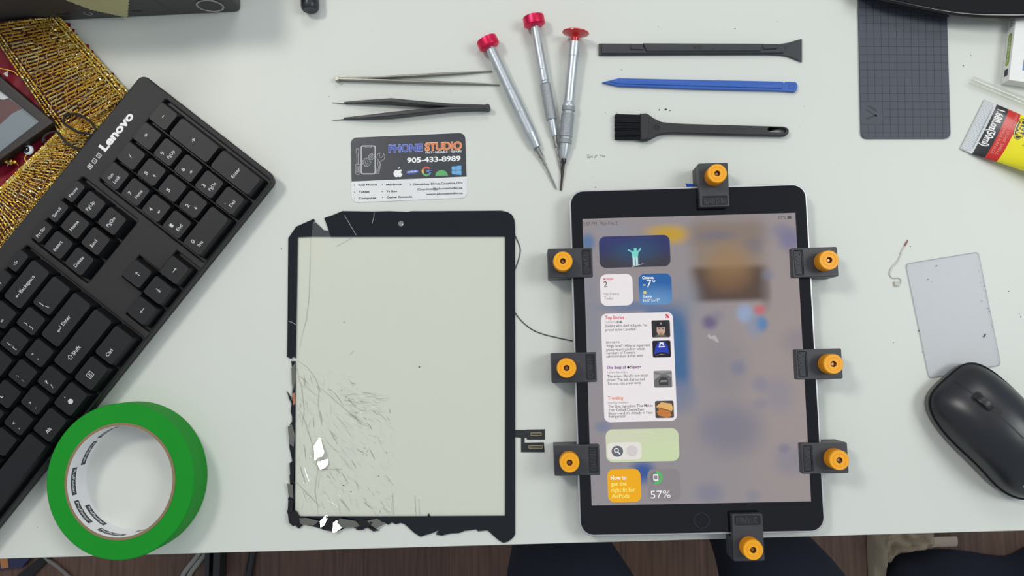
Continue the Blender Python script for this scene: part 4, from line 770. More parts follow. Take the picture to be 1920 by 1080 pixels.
for k in range(36): y = -20.6 + k * 1.18; mb.tube([(.4, y, 1.75), (7.3, y, 1.75)], .42, 8)
mb.part('crimp', gu, 'white ribbed crimp')
tb_ = MB(wcr); tsec(tb_, [7.6, 8.2, 9], wcr); tsec(tb_, [9, 11, 13, 15, 17.4], tbl); tsec(tb_, [17.4, 19, 21, 23, 25.8], trd); tsec(tb_, [25.8, 28, 31, 35, 40, 46, 52, 60, 70, 82, 94], tye); tb_.part('tube_body', gu)
lab = MB(white_print); yel_p = mat('label_yellow', (240, 224, 60), .4); rd_p = mat('label_red', (206, 52, 44), .4); lr = mat('label_pink', (236, 150, 140), .4)
proj = lambda x, y, q: (x, y, ztop(x, y) + q)
lab.text('1.68fl.oz(50ml)', (10.8, 17.4), (10.8, -13.6), 4.6, .12, bold=.03, fn=proj)
lab.text('v LIGHT SMELL', (21.6, 5), (21.6, -17), 1.9, .12, m=lr, fn=proj); lab.text('v WIDE RANGE', (18.6, 8), (18.6, -17), 1.9, .12, m=lr, fn=proj); lab.text('STRONG ADHESIVE', (22.6, 18), (22.6, 6.5), 1.6, .12, m=lr, fn=proj)
def fan(pts, m, dz):
    cx = sum(p[0] for p in pts) / len(pts); cy = sum(p[1] for p in pts) / len(pts); R_ = 6; vs = [proj(cx, cy, dz)]; N_ = len(pts); fs = []
    for r_ in range(1, R_ + 1):
        for p in pts: vs.append(proj(cx + (p[0] - cx) * r_ / R_, cy + (p[1] - cy) * r_ / R_, dz))
    for k in range(N_):
        k2 = (k + 1) % N_; fs.append((0, 1 + k, 1 + k2))
        for r_ in range(1, R_): o1 = 1 + (r_ - 1) * N_; o2 = 1 + r_ * N_; fs.append((o1 + k, o2 + k, o2 + k2, o1 + k2))
    lab.add(vs, fs, m)
fan(circ(28.9, 7.6, 4.1, 9.3), tbl, .08); fan(circ(28.9, 7.6, 3.7, 8.9), tye, .12); fan(circ(28.9, 7.6, 3.3, 8.4), tbl, .16); lab.text('CLEAR', (27, 14.8), (27, .4), 4, .22, m=yel_p, bold=.03, fn=proj)
lab.text('Medium Viscosity', (34.6, 14.6), (34.6, -5.4), 2.2, .12, m=tbl, fn=proj)
def hexa(r): return [(44 + r * math.cos(PI * k / 12 * 4 / 2), 3 + r * math.sin(PI * k / 12 * 4 / 2)) for k in range(12)]
fan([(45 + 10.4 * math.cos(PI * k / 3), 2.4 + 10.4 * math.sin(PI * k / 3)) for k in range(6)], white_print, .1); fan([(45 + 9.4 * math.cos(PI * k / 3), 2.4 + 9.4 * math.sin(PI * k / 3)) for k in range(6)], rd_p, .16)
lab.part('printing', gu, ang=-1)
bxp = P(1876.5, 158.5); b2 = P(1891, 34); bth = math.atan2(b2.y - bxp.y, b2.x - bxp.x) - PI / 2
wbx = thing('white_carton', 'flat white carton with a green label, beside the glue tube', 'box', (bxp.x, bxp.y, 0), bth)
wc = mat('carton_white', (232, 232, 230), .45)
MB(wc).plate([[(0, 0), (90, 0), (90, 75), (0, 75)]], .2, 10.2, .35).part('carton', wbx)
gp = mat('label_green', (128, 158, 40), .4); sidep = MB(gp)
MS = Matrix(((0, 0, -1, -.05), (1, 0, 0, 0), (0, 1, 0, 0), (0, 0, 0, 1)))   # drawing plane on the narrow side
sidep.plate([rr(12.5, 3.2, 38, 7.6, 2)], 0, .02, M=MS, m=gp)
sidep.plate([[(4.5, 3), (10, 3), (10, 7.6), (4.5, 7.6)]], 0, .02, M=MS, m=ink)
t2 = MB(ink); t2.text('VIVAVA', (43, 2.4), (53, 2.4), 5, 0); sidep.add([MS @ v for v in t2.v], t2.f, ink)
t2 = MB(wc); t2.text('UNIVERSAL', (14.5, 4.4), (36, 4.4), 2, .04); sidep.add([MS @ v for v in t2.v], t2.f, wc)
sidep.part('side_printing', wbx, ang=-1)
q = L(wbx, 1917, 132, 10.2); MB(mat('label_blue', (92, 132, 184), .4)).plate([[(q.x, q.y), (q.x + 20, q.y), (q.x + 20, q.y + 8.4), (q.x, q.y + 8.4)]], 10.22, 10.24).part('blue_mark', wbx)
ct = thing('clear_plastic_tube', 'clear hollow plastic tube lying in front of the white carton', 'tube', P(1826, 151))
c_m = clear_mat('clear_tube', (252, 252, 251), .0, .08)
a, b = L(ct, 1821, 150.5, 3.4), L(ct, 1925, 193, 3.4); d = (b - a); d = d * 1.6
Mx = Matrix.Translation(a + Vector((0, 0, 0))) @ d.to_track_quat('Z', 'Y').to_matrix().to_4x4()
MB(c_m).lathe([(2.7, 0), (3.3, 0), (3.3, d.length), (2.7, d.length), (2.7, 0)], 24, Mx, cap=False).part('wall', ct)

# ================================================================== frosted card, wire scrap, mouse
fc = thing('frosted_card', 'translucent plastic card partly under the mouse', 'card', P(1787, 590))
c4 = [Vector((*lp(fc, .5, [p])[0], 0)) for p in ((1697.5, 494.4), (1834.4, 472), (1876.7, 685), (1741.4, 709.7))]
def rquad(c, r):
    o = []
    for i in range(4):
        p, a, b = c[i], c[i - 1], c[(i + 1) % 4]; u = (a - p).normalized(); v = (b - p).normalized()
        for k in range(6): t = k / 5; o.append(p + u * r * (1 - t) ** 2 + v * r * t ** 2)
    return [(v.x, v.y) for v in o]
MB(clear_mat('frosted', (246, 246, 249), .0, .3, haze=.22, hazec=(224, 225, 228))).plate([rquad(c4, 3.2)], .1, .75, .15).part('sheet', fc)
MB(clear_mat('frost_edge', (190, 192, 196), .0, .3, haze=.5, hazec=(176, 178, 182))).plate([rquad(c4, 3.2), rquad([c * .989 for c in c4], 3.0)], .77, .8).part('edge', fc)
sp = MB(ink)
for px, py, r in ((1756, 498.6, .6), (1740, 524, .5), (1747, 528, .3), (1722.6, 620, .6), (1841, 564, .4), (1841, 537, .3), (1846, 536, .35), (1853, 578, .4), (1855, 584, .4), (1861, 612, .4), (1730, 660, .35)): q = L(fc, px, py, .8); sp.plate([circ(q.x, q.y, r, r * .7, 8)], .82, .84)
sp.plate([lp(fc, .8, [(1848, 624.6), (1848.6, 628), (1845, 633), (1843, 631.6)])], .82, .84)
for i in range(40): t = random.random(); px, py = 1838 + 38 * t + random.uniform(-9, -1), 490 + 190 * t; q = L(fc, px, py, .8); r = random.uniform(.08, .22); sp.plate([circ(q.x, q.y, r, r * random.uniform(.5, 1.6), 6)], .82, .83)
sp.part('specks', fc)
ws = thing('wire_scrap', 'curled white wire scrap with small connector near the frosted card', 'wire', P(1685, 500))
wm = mat('wire_white', (205, 204, 198), .5)
MB(wm).tube(smooth(wpath(ws, .6, [(1697, 460), (1691, 470), (1686, 484), (1681, 492), (1674, 499), (1669, 508), (1669, 516), (1674, 521), (1684, 520.6)])), .5, 8).part('lead', ws)
MB(wm).tube(smooth(wpath(ws, .6, [(1684, 520.6), (1689, 524), (1689, 530), (1683, 533)])), .4, 8).part('lead', ws)
MB(mat('wire_red', (150, 84, 76), .5)).tube(wpath(ws, .6, [(1696, 461), (1699.6, 455), (1702.6, 449.6)]), [.6, .6, .25], 8).part('red_tip', ws, 'dull red wire tip')
q = L(ws, 1681, 532, .8); MB(mat('plug_cream', (196, 194, 182), .5)).plate([rr(q.x - 1.7, q.y - 1.7, q.x + 1.7, q.y + 1.7, .4)], .1, 1.7, .3).part('connector', ws)

mo_p = P(1867.5, 810.8, 10); mth = math.radians(-48.8)
mo = thing('computer_mouse', 'black wireless mouse resting on the frosted card corner', 'mouse', (mo_p.x, mo_p.y, 0), mth)
m_top = mat('mouse_shell', (34, 36, 42), .32, bump=.05, bscale=3000); m_side = mat('mouse_side', (84, 83, 82), .4)  # side is paler than the shell: reflected light put into its colour
ML = 51.5
def m_w(t):   # half width at t in [-1,1] head -> tail
    p_ = 3.9 if t < 0 else 3.0; return 29.2 * (1 - abs(t) ** p_) ** (1 / p_) * (1 - .05 * (t + .2) ** 2 - .035 * math.exp(-((t - .15) / .3) ** 2))
def m_h(t): return m_rim(t) + 25.5 * max(0, 1 - abs((t - .12) / (1.12 if t < .12 else .88)) ** 2.6) ** .62
def m_rim(t): return 10.5 + 4.5 * math.exp(-((t - .1) / .5) ** 2) * 1.0 - 2.0 * max(0, t) ** 2
def shell(mb, x0, x1, y_lo, y_hi, m):
    n = 44; k = 22; vs = []; fs = []
    for i in range(n + 1):
        t = -math.cos(PI * i / n); t = max(-.9995, min(.9995, t)); w_ = m_w(t); h = m_h(t); r_ = m_rim(t)
        for j in range(k + 1):
            u = y_lo + (y_hi - y_lo) * j / k; vs.append((t * ML, u * w_, r_ + (h - r_) * max(0, 1 - abs(u) ** 2.5) ** .62))
    for i in range(n):
        for j in range(k): a_ = i * (k + 1) + j; fs.append((a_, a_ + k + 1, a_ + k + 2, a_ + 1))
    mb.add(vs, fs, m)
sh = MB(m_top); shell(sh, -1, 1, -1, 1, m_top); sh.part('top_shell', mo, ang=60)
sk = MB(m_side); n = 80; vs = []; fs = []; ts = [-.9995 + 1.999 * (1 - math.cos(PI * i / 40)) / 2 for i in range(41)]
ring = [(t, 1) for t in ts] + [(t, -1) for t in ts[::-1]]
for t, s_ in ring:
    w_ = m_w(t)
    for f, zz, g in ((1.0, m_rim(t) + .05, 0), (1.012, m_rim(t) - 1.2, .3), (1.0, m_rim(t) - 2.0, .1), (1.0, 3.5, -.2), (.955, .5, -1.5)): vs.append((t * (ML + g), s_ * w_ * f, zz))
N_ = len(ring)
for i in range(N_):
    j = (i + 1) % N_
    for k in range(4): fs.append((i * 5 + k, j * 5 + k, j * 5 + k + 1, i * 5 + k + 1))
fs.append([i * 5 + 4 for i in range(N_)]); sk.add(vs, fs); sk.part('side_skirt', mo, ang=60)
rt = MB(black_gloss); rp = [Vector((t * (ML + .1), s_ * m_w(t) * 1.004, m_rim(t) + .5)) for t, s_ in ring]; rt.tube(rp + rp[:1], .75, 8); rt.part('rim_trim', mo, 'glossy black rim line')
def msurf(x, y, dz=0):
    t = max(-.99, min(.99, x / ML)); u = max(-1, min(1, y / m_w(t))); return (x, y, m_rim(t) + (m_h(t) - m_rim(t)) * max(0, 1 - abs(u) ** 2.5) ** .62 + dz)
seam = MB(well_plastic); vs = []; fs = []
for i in range(31): x = -48.6 + 50 * i / 30; vs += [msurf(x, -.6, .1), msurf(x, .6, .1)]
fs = [(2 * i, 2 * i + 2, 2 * i + 3, 2 * i + 1) for i in range(30)]; seam.add(vs, fs); seam.part('button_seam', mo, ang=-1)
wh = MB(well_plastic); wv = []; wf = []
oc = rr(-37.5, -4.2, -18.5, 4.2, 2.4, 5); wv = [msurf(-28, 0, .15)] + [msurf(x, y, .12) for x, y in oc]; wf = [(0, 1 + k, 1 + (k + 1) % len(oc)) for k in range(len(oc))]; wh.add(wv, wf); wh.part('wheel_slot', mo, ang=-1)
zc = msurf(-28, 0)[2] - 6.4
MB(mat('wheel_rubber', (28, 29, 32), .4)).lathe([(6.5, -2.6)] + [(8.9, -2.4), (9.2, -1.4), (9.2, 1.4), (8.9, 2.4), (6.5, 2.6)], 40, Matrix.Translation((-28, 0, zc)) @ RX).part('scroll_wheel', mo)
ml = MB(mat('mouse_logo', (150, 152, 156), .4)); ca, cb = P(1910, 911, 20), P(1945, 903, 20)
lg_f = lambda px, py: L(mo, px, py, 22)
a = lg_f(1909, 911); ml.text('Lenovo', (a.x, a.y), (a.x + 12.6 * math.cos(-mth), a.y + 12.6 * math.sin(-mth)), 2.6, .12, bold=.02, fn=lambda x, y, q: msurf(x, y, q)); ml.part('maker_name', mo, ang=-1)

# ================================================================== black base top right
sb = thing('stand_base', 'glossy black curved stand base reaching in over the grid mat', 'stand', P(1880, -20))
arc = [(1600, -26), (1645, -1), (1684, 8.5), (1725, 17.5), (1775, 26.6), (1826, 32), (1878, 33.6), (1920, 33.4), (1990, 27), (2060, 12), (2130, -12)]
ar = [(v.x, v.y) for v in smooth([L(sb, x, y, 16) for x, y in arc], 6)]
MB(black_gloss).plate([ar + [(ar[-1][0] - 20, ar[-1][1] + 110), (ar[0][0] + 20, ar[0][1] + 110)]], 10, 17, 2.2, res=4).part('base_plate', sb)
ar2 = [(v.x, v.y) for v in smooth([L(sb, x, y - 10, 17) for x, y in arc], 6)]
MB(black_gloss).tube([(x, y, 16.6) for x, y in ar2], 1.1, 10).part('raised_rib', sb)
for px, py in ((1700, -12), (2050, -20)): q = L(sb, px, py, 5); MB(black_plastic).lathe([(8, .1), (8, 10.2)], 24, Matrix.Translation((q.x, q.y + 14, 0))).part('foot', sb)

# ================================================================== black box, swatch, barrel end
b0, b1 = P(120, 38.7), P(452, 22.5); bx_th = math.atan2(b1.y - b0.y, b1.x - b0.x)
bx = thing('black_device', 'matte black device at the back corner with round silver ringed button', 'device', (b1.x, b1.y, 0), bx_th)
bxm = mat('box_charcoal', (64, 63, 64), .5, bump=.15)
MB(bxm).plate([rr(-215, 0, 0, 150, 4)], .3, 84, 1.2).part('case', bx)
BM = Matrix(((1, 0, 0, 0), (0, 0, -1, -.05), (0, 1, 0, 0), (0, 0, 0, 1)))      # drawing plane on the front face
def FP(px, py, off=0):         # pixel -> (x, z) on the front face
    d = ray(px, py); o_ = CAMP - Vector((b1.x, b1.y, 0)); n_ = Vector((-math.sin(bx_th), math.cos(bx_th), 0)); t = (-off - o_.dot(n_)) / d.dot(n_); h = o_ + d * t
    return (h.x * math.cos(bx_th) + h.y * math.sin(bx_th), h.z)
c_, rx_ = FP(394, 9.5), abs(FP(420, 9)[0] - FP(368, 9)[0]) / 2
MB(mat('button_dark', (44, 44, 46), .4)).plate([circ(c_[0], c_[1], rx_ * .9)], 0, .6, .2, M=BM).part('power_button', bx)
MB(mat('ring_silver', (190, 188, 184), .3, 1)).plate([circ(c_[0], c_[1], rx_), circ(c_[0], c_[1], rx_ * .86)], 0, .9, .2, M=BM).part('button_ring', bx, 'silver button ring')
fr = MB(well_plastic); a, b = FP(247, 21.4), FP(266, 20.4); fr.plate([rr(a[0], a[1] - 1, b[0], a[1] + 1, .6)], 0, .05, M=BM)
a, b = FP(105, 27), FP(131, 26); fr.plate([rr(a[0], a[1] - .6, b[0], a[1] + .6, .4)], 0, .05, M=BM)
fr.part('slot', bx)
a = FP(165, 24.4); MB(MATS['ring_silver']).plate([circ(a[0], a[1], 3.2), circ(a[0], a[1], 2.4)], 0, .3, M=BM).part('jack', bx)
t2 = MB(well_plastic); t2.stroke([FP(288, 0), FP(324, 21)], .35, 0); t2.stroke([FP(430, 0), FP(450, 20)], .3, 0); g_ = MB(well_plastic); g_.add([BM @ v for v in t2.v], t2.f); g_.part('panel_line', bx, ang=-1)
sw = thing('fabric_swatch', 'olive yellow fabric swatch with zigzag cut edges draped over the black device', 'swatch', (b1.x, b1.y, 0), bx_th)
A, B_, C_ = FP(72, -1, 3), FP(240, 36, 3), FP(243, -1, 3)
edge = []
def zig(p, q, n, amp):
    p, q = Vector(p), Vector(q); d = (q - p); nn = Vector((-d.y, d.x)).normalized(); return [tuple(p + d * (k / n) + nn * (amp if k % 2 else 0)) for k in range(n)]
mid = ((A[0] + B_[0]) / 2 + 3, (A[1] + B_[1]) / 2 - 3)
up_ = 83.5
poly = zig((A[0] - 6, up_), mid, 24, 1.1) + zig(mid, B_, 22, 1.1) + zig(B_, C_, 14, 1.1) + [C_, (C_[0], up_)]
cloth_m = mat('olive_cloth', (196, 190, 142), .8, bump=.5, bscale=1800)
MB(cloth_m).plate([poly], 0, .6, M=Matrix(((1, 0, 0, 0), (0, 0, -1, -1.6), (0, 1, 0, 0), (0, 0, 0, 1)))).plate([[(A[0] - 6, -2.4), (C_[0], -2.4), (C_[0] + 4, 60), (A[0] - 20, 66)]], 84.15, 84.7).part('cloth', sw)
be = thing('round_plug', 'end of a round dark plug behind the tweezers at the back of the desk', 'plug', P(581, 10, 7))
q0, q1 = L(be, 582, 20, 7), L(be, 578, -70, 7); d = q1 - q0; Mx = Matrix.Translation((q0.x, q0.y, 0.3)) @ d.to_track_quat('Z', 'Y').to_matrix().to_4x4()
be.location.z = 7 * S
MB(mat('plug_navy', (34, 38, 46), .4)).lathe([(5.6, 0), (6.6, 1.2), (7.0, 3.6), (7.0, 4.2)], 32, Mx).lathe([(6.8, 4.2), (7.0, 4.4), (7.0, 36)], 32, Mx, mat('plug_black', (26, 29, 38), .3)).part('barrel', be)

# ================================================================== red and gold cloth, picture, cord, bead
gc = thing('gold_lace_cloth', 'red satin cloth with wide glittering gold lace, bunched behind the keyboard', 'cloth', P(100, 220))
gold = mat('gold_thread', (226, 186, 66), .3, .75, var=.25, scale=700, bump=.6, bscale=2600); gold_p = mat('gold_pale', (252, 236, 160), .2, .7, var=.15, scale=500); gold_b = mat('gold_brown', (188, 142, 86), .45, .6)
red_c = mat('red_satin', (124, 10, 36), .55, var=.4, scale=60, bump=.3, bscale=300, spec=.3); maroon = mat('maroon_net', (74, 16, 22), .6, var=.3)
def quad_pt(Q, s, t, z):
    a = Vector(Q[0]).lerp(Vector(Q[3]), s); b = Vector(Q[1]).lerp(Vector(Q[2]), s); p = a.lerp(b, t); q = L(gc, p.x, p.y, z); return Vector((q.x, q.y, z))
bands = (([(-30, 44), (110, 30), (244, 176), (118, 262)], lambda s, t: 6 + 5 * math.sin(PI * min(1, t * 1.05)) * (1 - .35 * s) + .9 * math.sin(s * 23 + t * 5), 34),
         ([(120, 236), (226, 192), (2, 470), (-44, 394)], lambda s, t: 5 + 4 * math.sin(PI * t) * (1 - .2 * s) + .8 * math.sin(s * 27 + t * 4), 44))
# satin base
MBc = MB(red_c); N1 = 40; vs = []; fs = []
for i in range(N1 + 1):
    for j in range(N1 + 1):
        px = -60 + 300 * i / N1; py = 40 + 420 * j / N1; q = L(gc, px, py, 4); vs.append((q.x, q.y, 2.2 + 1.4 * math.sin(i * .9 + j * .35) + 1.1 * math.sin(j * .8 - i * .3)))
kl = lambda px, py: (px - 240) * .787 + (py - 168) * .617     # side of the keyboard's back edge
for i in range(N1):
    for j in range(N1):
        px = -60 + 300 * (i + 1) / N1; py = 40 + 420 * (j + 1) / N1
        if kl(px, py) < 2 and not (px > 112 + (py - 30) * .86 or (py < 44)): fs.append((i * (N1 + 1) + j, (i + 1) * (N1 + 1) + j, (i + 1) * (N1 + 1) + j + 1, i * (N1 + 1) + j + 1))
MBc.add(vs, fs); MBc.part('satin', gc)
random.seed(21)
for Q, zf, nb in bands:
    ln = MB(maroon); A_, B2 = 26, 12; vs = [quad_pt(Q, i / A_, j / B2, zf(i / A_, j / B2) - 1.2) for i in range(A_ + 1) for j in range(B2 + 1)]
    fs = [(i * (B2 + 1) + j, (i + 1) * (B2 + 1) + j, (i + 1) * (B2 + 1) + j + 1, i * (B2 + 1) + j + 1) for i in range(A_) for j in range(B2)]; ln.add(vs, fs); ln.part('net_lining', gc, 'dark red net under the lace')
    mb = MB(gold, gold_p, gold_b)
    for i in range(nb):
        s0 = (i + .5) / nb; t = .14
        while t < .86:
            t1 = min(.88, t + random.uniform(.14, .34)); pts = [quad_pt(Q, s0 + random.uniform(-.003, .003) + .006 * math.sin(t * 9), t + (t1 - t) * k / 4, zf(s0, t + (t1 - t) * k / 4) + random.uniform(-.1, .5)) for k in range(5)]
            mb.tube(pts, [random.uniform(.42, .85) for _ in pts], 5, m=gold if random.random() < .7 else gold_p); t = t1 + random.uniform(0, .035)
    for k in range(9):
        t0 = .12 + .78 * k / 8; ph = random.uniform(0, 6); mb.tube([quad_pt(Q, i / 60, t0 + .055 * math.sin(i * .55 + ph), zf(i / 60, t0) + 1.0) for i in range(61)], .3, 5, m=gold_b)
    mb.part('gold_lace', gc, 'ladder of gold threads')
    bd = MB(gold, gold_p)
    for t0, cnt in ((.02, 70), (.06, 60), (.1, 70), (.9, 70), (.95, 60), (.99, 70)):
        if t0 == .9: bd.part('beaded_braid', gc, ang=15); bd = MB(gold, gold_p)
        for i in range(cnt):
            s0 = (i + random.random() * .5) / cnt; p = quad_pt(Q, s0, t0, zf(s0, t0) + .8); r_ = random.uniform(.6, 1.15)
            bd.lathe([(0, -r_), (r_ * .8, -r_ * .5), (r_, .1), (r_ * .6, r_ * .7), (0, r_ * .9)], 6, Matrix.Translation(p) @ Euler((random.uniform(-1, 1), random.uniform(-1, 1), random.uniform(0, 6))).to_matrix().to_4x4(), m=gold if random.random() < .6 else gold_p)
    bd.part('beaded_braid', gc, ang=15)
    sq = MB(gold, gold_p); n_s = 2600
    for i in range(n_s):
        s0 = random.random(); t0 = random.random() ** (.42 if nb == 34 else 1); p = quad_pt(Q, s0, t0, zf(s0, t0) + random.uniform(.2, 1.4)); r_ = random.uniform(.25, .7)
        if .2 < t0 < (.62 if nb == 34 else .8) and random.random() < .75: continue
        M_ = Matrix.Translation(p) @ Euler((random.gauss(0, .5), random.gauss(0, .5), random.uniform(0, 6))).to_matrix().to_4x4()
        sq.add([(r_, 0, 0), (0, r_ * .8, 0), (-r_, 0, 0), (0, -r_ * .8, 0)], [(0, 1, 2, 3)], gold if random.random() < .6 else gold_p, M_)
    sq.part('sequins', gc, ang=-1, kind='stuff')
gs = MB(gold)
for pts in ([(0, 128), (14, 131), (25, 134), (34, 142)], [(108, 228), (92, 236), (80, 240), (76, 250), (62, 262)], [(54, 310), (48, 302), (46, 296), (50, 288)], [(12, 300), (20, 308), (26, 302), (34, 310)], [(82, 232), (80, 240), (66, 258)]): gs.tube(smooth([Vector((*lp(gc, 6, [p])[0], 5.6)) for p in pts]), .45, 6)
gs.part('gold_piping', gc)
pf_o = P(101, 229, 13); pth = math.atan2(-(228 - 138), 101 - -2)
pf = thing('framed_picture', 'corner of a dark framed picture resting on the red cloth', 'picture', (pf_o.x, pf_o.y, 5.2), pth)
pth_ = 0; fm = mat('frame_dark', (30, 22, 22), .5, bump=.3)
fz = 13.5
fo = lp(pf, fz, [(101, 229), (-60, 92), (-120, 216), (-60, 342)]); fi = lp(pf, fz, [(73, 227.5), (-52, 128), (-92, 216), (-52, 324)])
MB(fm).plate([fo, fi], 0, 8.5, .8).part('frame', pf)
def PFp(px, py): v = L(pf, px, py, 11); return (v.x, v.y)
MB(mat('picture_grey', (122, 132, 138), .25, coat=.5)).plate([fi], 3, 5.6).part('picture', pf)
pr = MB(mat('picture_maroon', (96, 60, 60), .25, coat=.5)); pr.plate([[PFp(-20, 160), PFp(2, 175), PFp(42, 203), PFp(22, 213), PFp(0, 233), PFp(-30, 262)]], 5.65, 5.65); pr.plate([[PFp(-20, 155), PFp(0, 172), PFp(17, 184), PFp(8, 187), PFp(-20, 184)]], 5.7, 5.7, m=mat('picture_pale', (196, 200, 200), .3)); pr.stroke([PFp(-20, 185), PFp(8, 187.4), PFp(17, 184)], .5, 5.74, m=ink); pr.part('print', pf, ang=-1)
bc = thing('elastic_loop', 'black elastic cord loop lying on the gold lace', 'cord', P(150, 240))
Zc = 13.5
MB(mat('cord_black', (20, 20, 20), .6, bump=.6, bscale=2500)).tube([Vector((p.x, p.y, Zc + .9 * math.sin(i * .2))) for i, p in enumerate(smooth([L(bc, 0 + x / 5.4, 130 + y / 5.4, Zc) for x, y in ((800, 640), (720, 595), (660, 555), (640, 510), (665, 465), (720, 452), (790, 458), (860, 490), (920, 535), (955, 590), (962, 640), (930, 672), (895, 720), (868, 770), (820, 800), (750, 790), (690, 752), (640, 700), (600, 650), (550, 632), (500, 640), (465, 665), (448, 705), (440, 745))]))], .95, 8).tube([Vector((p.x, p.y, Zc + .4)) for p in smooth([L(bc, x / 5.4, 130 + y / 5.4, Zc) for x, y in ((800, 640), (860, 645), (910, 660), (930, 672))])], .95, 8).part('cord', bc)
eb = thing('eye_bead', 'round black bead with a pale blue white rim, under the framed picture', 'bead', P(53, 281, 8))
eb.location.z = 5.4 * S
MB(mat('bead_white', (205, 216, 226), .2, coat=.6)).lathe([(0, 0), (2.8, .4), (3.8, 1.8), (3.8, 2.6), (3.2, 3.4), (2.6, 3.7)], 28).part('rim', eb)
MB(mat('bead_black', (16, 20, 28), .12)).lathe([(2.6, 3.4), (2.4, 3.9), (1.4, 4.3), (0, 4.4)], 28, Matrix.Translation((-.7, -.1, 0))).part('pupil', eb)
mb = MB(gold)
for px, py in ((38, 282), (30, 305), (23, 303), (14, 304)): q = L(eb, px, py, 6); mb.lathe([(0, -1.2), (1.2, -.4), (1.2, .5), (0, 1.2)], 10, Matrix.Translation((q.x, q.y, 2)))
mb.part('gold_bead', eb)

# ================================================================== below the desk: person, cloth, cables
def fpt(px, py, z): return P(px, py, z)
def person():
    me = bpy.data.meshes.new('person'); bm = bmesh.new(); lay = bm.verts.layers.skin.verify()
    def chain(pts, prev=None):
        for p, r in pts:
            v = bm.verts.new(Vector(p) * S); v[lay].radius = (r * S, r * S)
            if prev: bm.edges.new((prev, v))
            prev = v
        return prev
    pel = bm.verts.new(Vector((190, -640, -190)) * S); pel[lay].radius = (.15, .12); pel[lay].use_root = True
    chain([((190, -655, -60), 130), ((190, -660, 30), 120)], pel)
    kl_ = P(1050, 1058, -190); kr_ = P(1412, 1046, -190)
    hipL, hipR = (105, -560, -200), (285, -560, -200)
    chain([(hipL, 90), ((70, -360, -200), 76), ((kl_.x + 12, kl_.y - 52, -200), 88), ((kl_.x, kl_.y + 10, -215), 52), ((kl_.x, kl_.y + 30, -300), 44), ((kl_.x - 6, kl_.y + 10, -480), 46), ((kl_.x - 6, kl_.y, -640), 36), ((kl_.x - 6, kl_.y + 5, -690), 34), ((kl_.x - 10, kl_.y + 130, -702), 26)], pel)
    chain([(hipR, 90), ((270, -360, -200), 74), ((kr_.x + 46, kr_.y - 56, -200), 80), ((kr_.x + 8, kr_.y + 10, -215), 44), ((kr_.x + 4, kr_.y + 30, -300), 38), ((kr_.x + 4, kr_.y + 10, -480), 44), ((kr_.x + 4, kr_.y, -640), 36), ((kr_.x + 4, kr_.y + 5, -690), 34), ((kr_.x + 10, kr_.y + 130, -702), 26)], pel)
    bm.to_mesh(me); bm.free(); o = bpy.data.objects.new('person', me); col.objects.link(o)
    sk_ = o.modifiers.new('skin', 'SKIN'); sk_.use_smooth_shade = True; su = o.modifiers.new('sub', 'SUBSURF'); su.levels = 2; su.render_levels = 2
    me.materials.append(mat('navy_trousers', (22, 27, 44), .85, bump=.4, bscale=500, scale=20, var=.3))
    o['label'] = 'person seated at the desk in dark navy trousers, knees under the edge'; o['category'] = 'person'; return o
pe = person()
jk = thing('leg_stand_in', 'dark navy bundle standing in for another leg of the person, on the floor beside the beige bag', 'cloth', P(1800, 1075, -600))  # made-up cloth heap in place of the seated person's other leg
jk.location.z = -.73
mb = MB(mat('navy_cloth', (24, 30, 46), .85, bump=.4, bscale=400, scale=20, var=.3)); n = 26; vs = []; fs = []
bl = smooth([P(x, y, -722) for x, y in ((1652, 1072), (1672, 1045), (1705, 1038), (1760, 1031), (1810, 1034), (1855, 1041), (1893, 1043), (1925, 1027), (1975, 1008), (2030, 1000))], 4)
def jk_b(u): k = u * (len(bl) - 1); i = min(int(k), len(bl) - 2); return bl[i].lerp(bl[i + 1], k - i)
for i in range(n + 1):
    for j in range(n + 1):
        u, v = i / n, j / n; b_ = jk_b(u); f = min(1, min(u, 1 - u) * 8, min(v, 1 - v) * 6) ** .6
        vs.append((b_.x - jk['o_'][0], b_.y - 190 * v - jk['o_'][1], 3 + (52 + 8 * math.sin(u * 9 + v * 4) + 8 * math.sin(v * 11 - u * 3)) * f))
fs = [(i * (n + 1) + j, (i + 1) * (n + 1) + j, (i + 1) * (n + 1) + j + 1, i * (n + 1) + j + 1) for i in range(n) for j in range(n)]; mb.add(vs, fs); mb.part('bundle', jk, ang=80)
bg_ = thing('beige_bag', 'crumpled beige fabric bag on the floor below the desk edge', 'bag', P(1690, 1035, -640))
bg_.location.z = -.73
mb = MB(mat('beige_cloth', (160, 146, 126), .8, bump=.4, bscale=300)); random.seed(9); n = 30; vs = []; fs = []
bx0, bx1 = P(1630, 1040, -720).x, P(1752, 1040, -720).x
for i in range(n + 1):
    for j in range(n + 1):
        u, v = i / n, j / n; f = min(1, min(u, 1 - u) * 6, min(v, 1 - v) * 6) ** .5; x_ = bx0 + (bx1 - bx0) * u
        lo_ = min(bl, key=lambda p: abs(p.x - x_)).y + 3 if x_ > bl[0].x else bl[0].y - 40
        vs.append((x_ - bg_['o_'][0], lo_ + (P(1690, 960, -720).y - lo_) * v - bg_['o_'][1], 2 + f * (22 + 8 * abs(math.sin(u * 14 + v * 6)) + 7 * math.sin(u * 5 - v * 9) + 5 * abs(math.sin(v * 17 + u * 4)))))
fs = [(i * (n + 1) + j, (i + 1) * (n + 1) + j, (i + 1) * (n + 1) + j + 1, i * (n + 1) + j + 1) for i in range(n) for j in range(n)]; mb.add(vs, fs); mb.part('bag_body', bg_, ang=80)
mb = MB(mat('bag_handle', (176, 160, 146), .7)); q = [L(bg_, x, y, -710) for x, y in ((1722, 1014), (1745, 1016), (1770, 1017), (1800, 1018))]
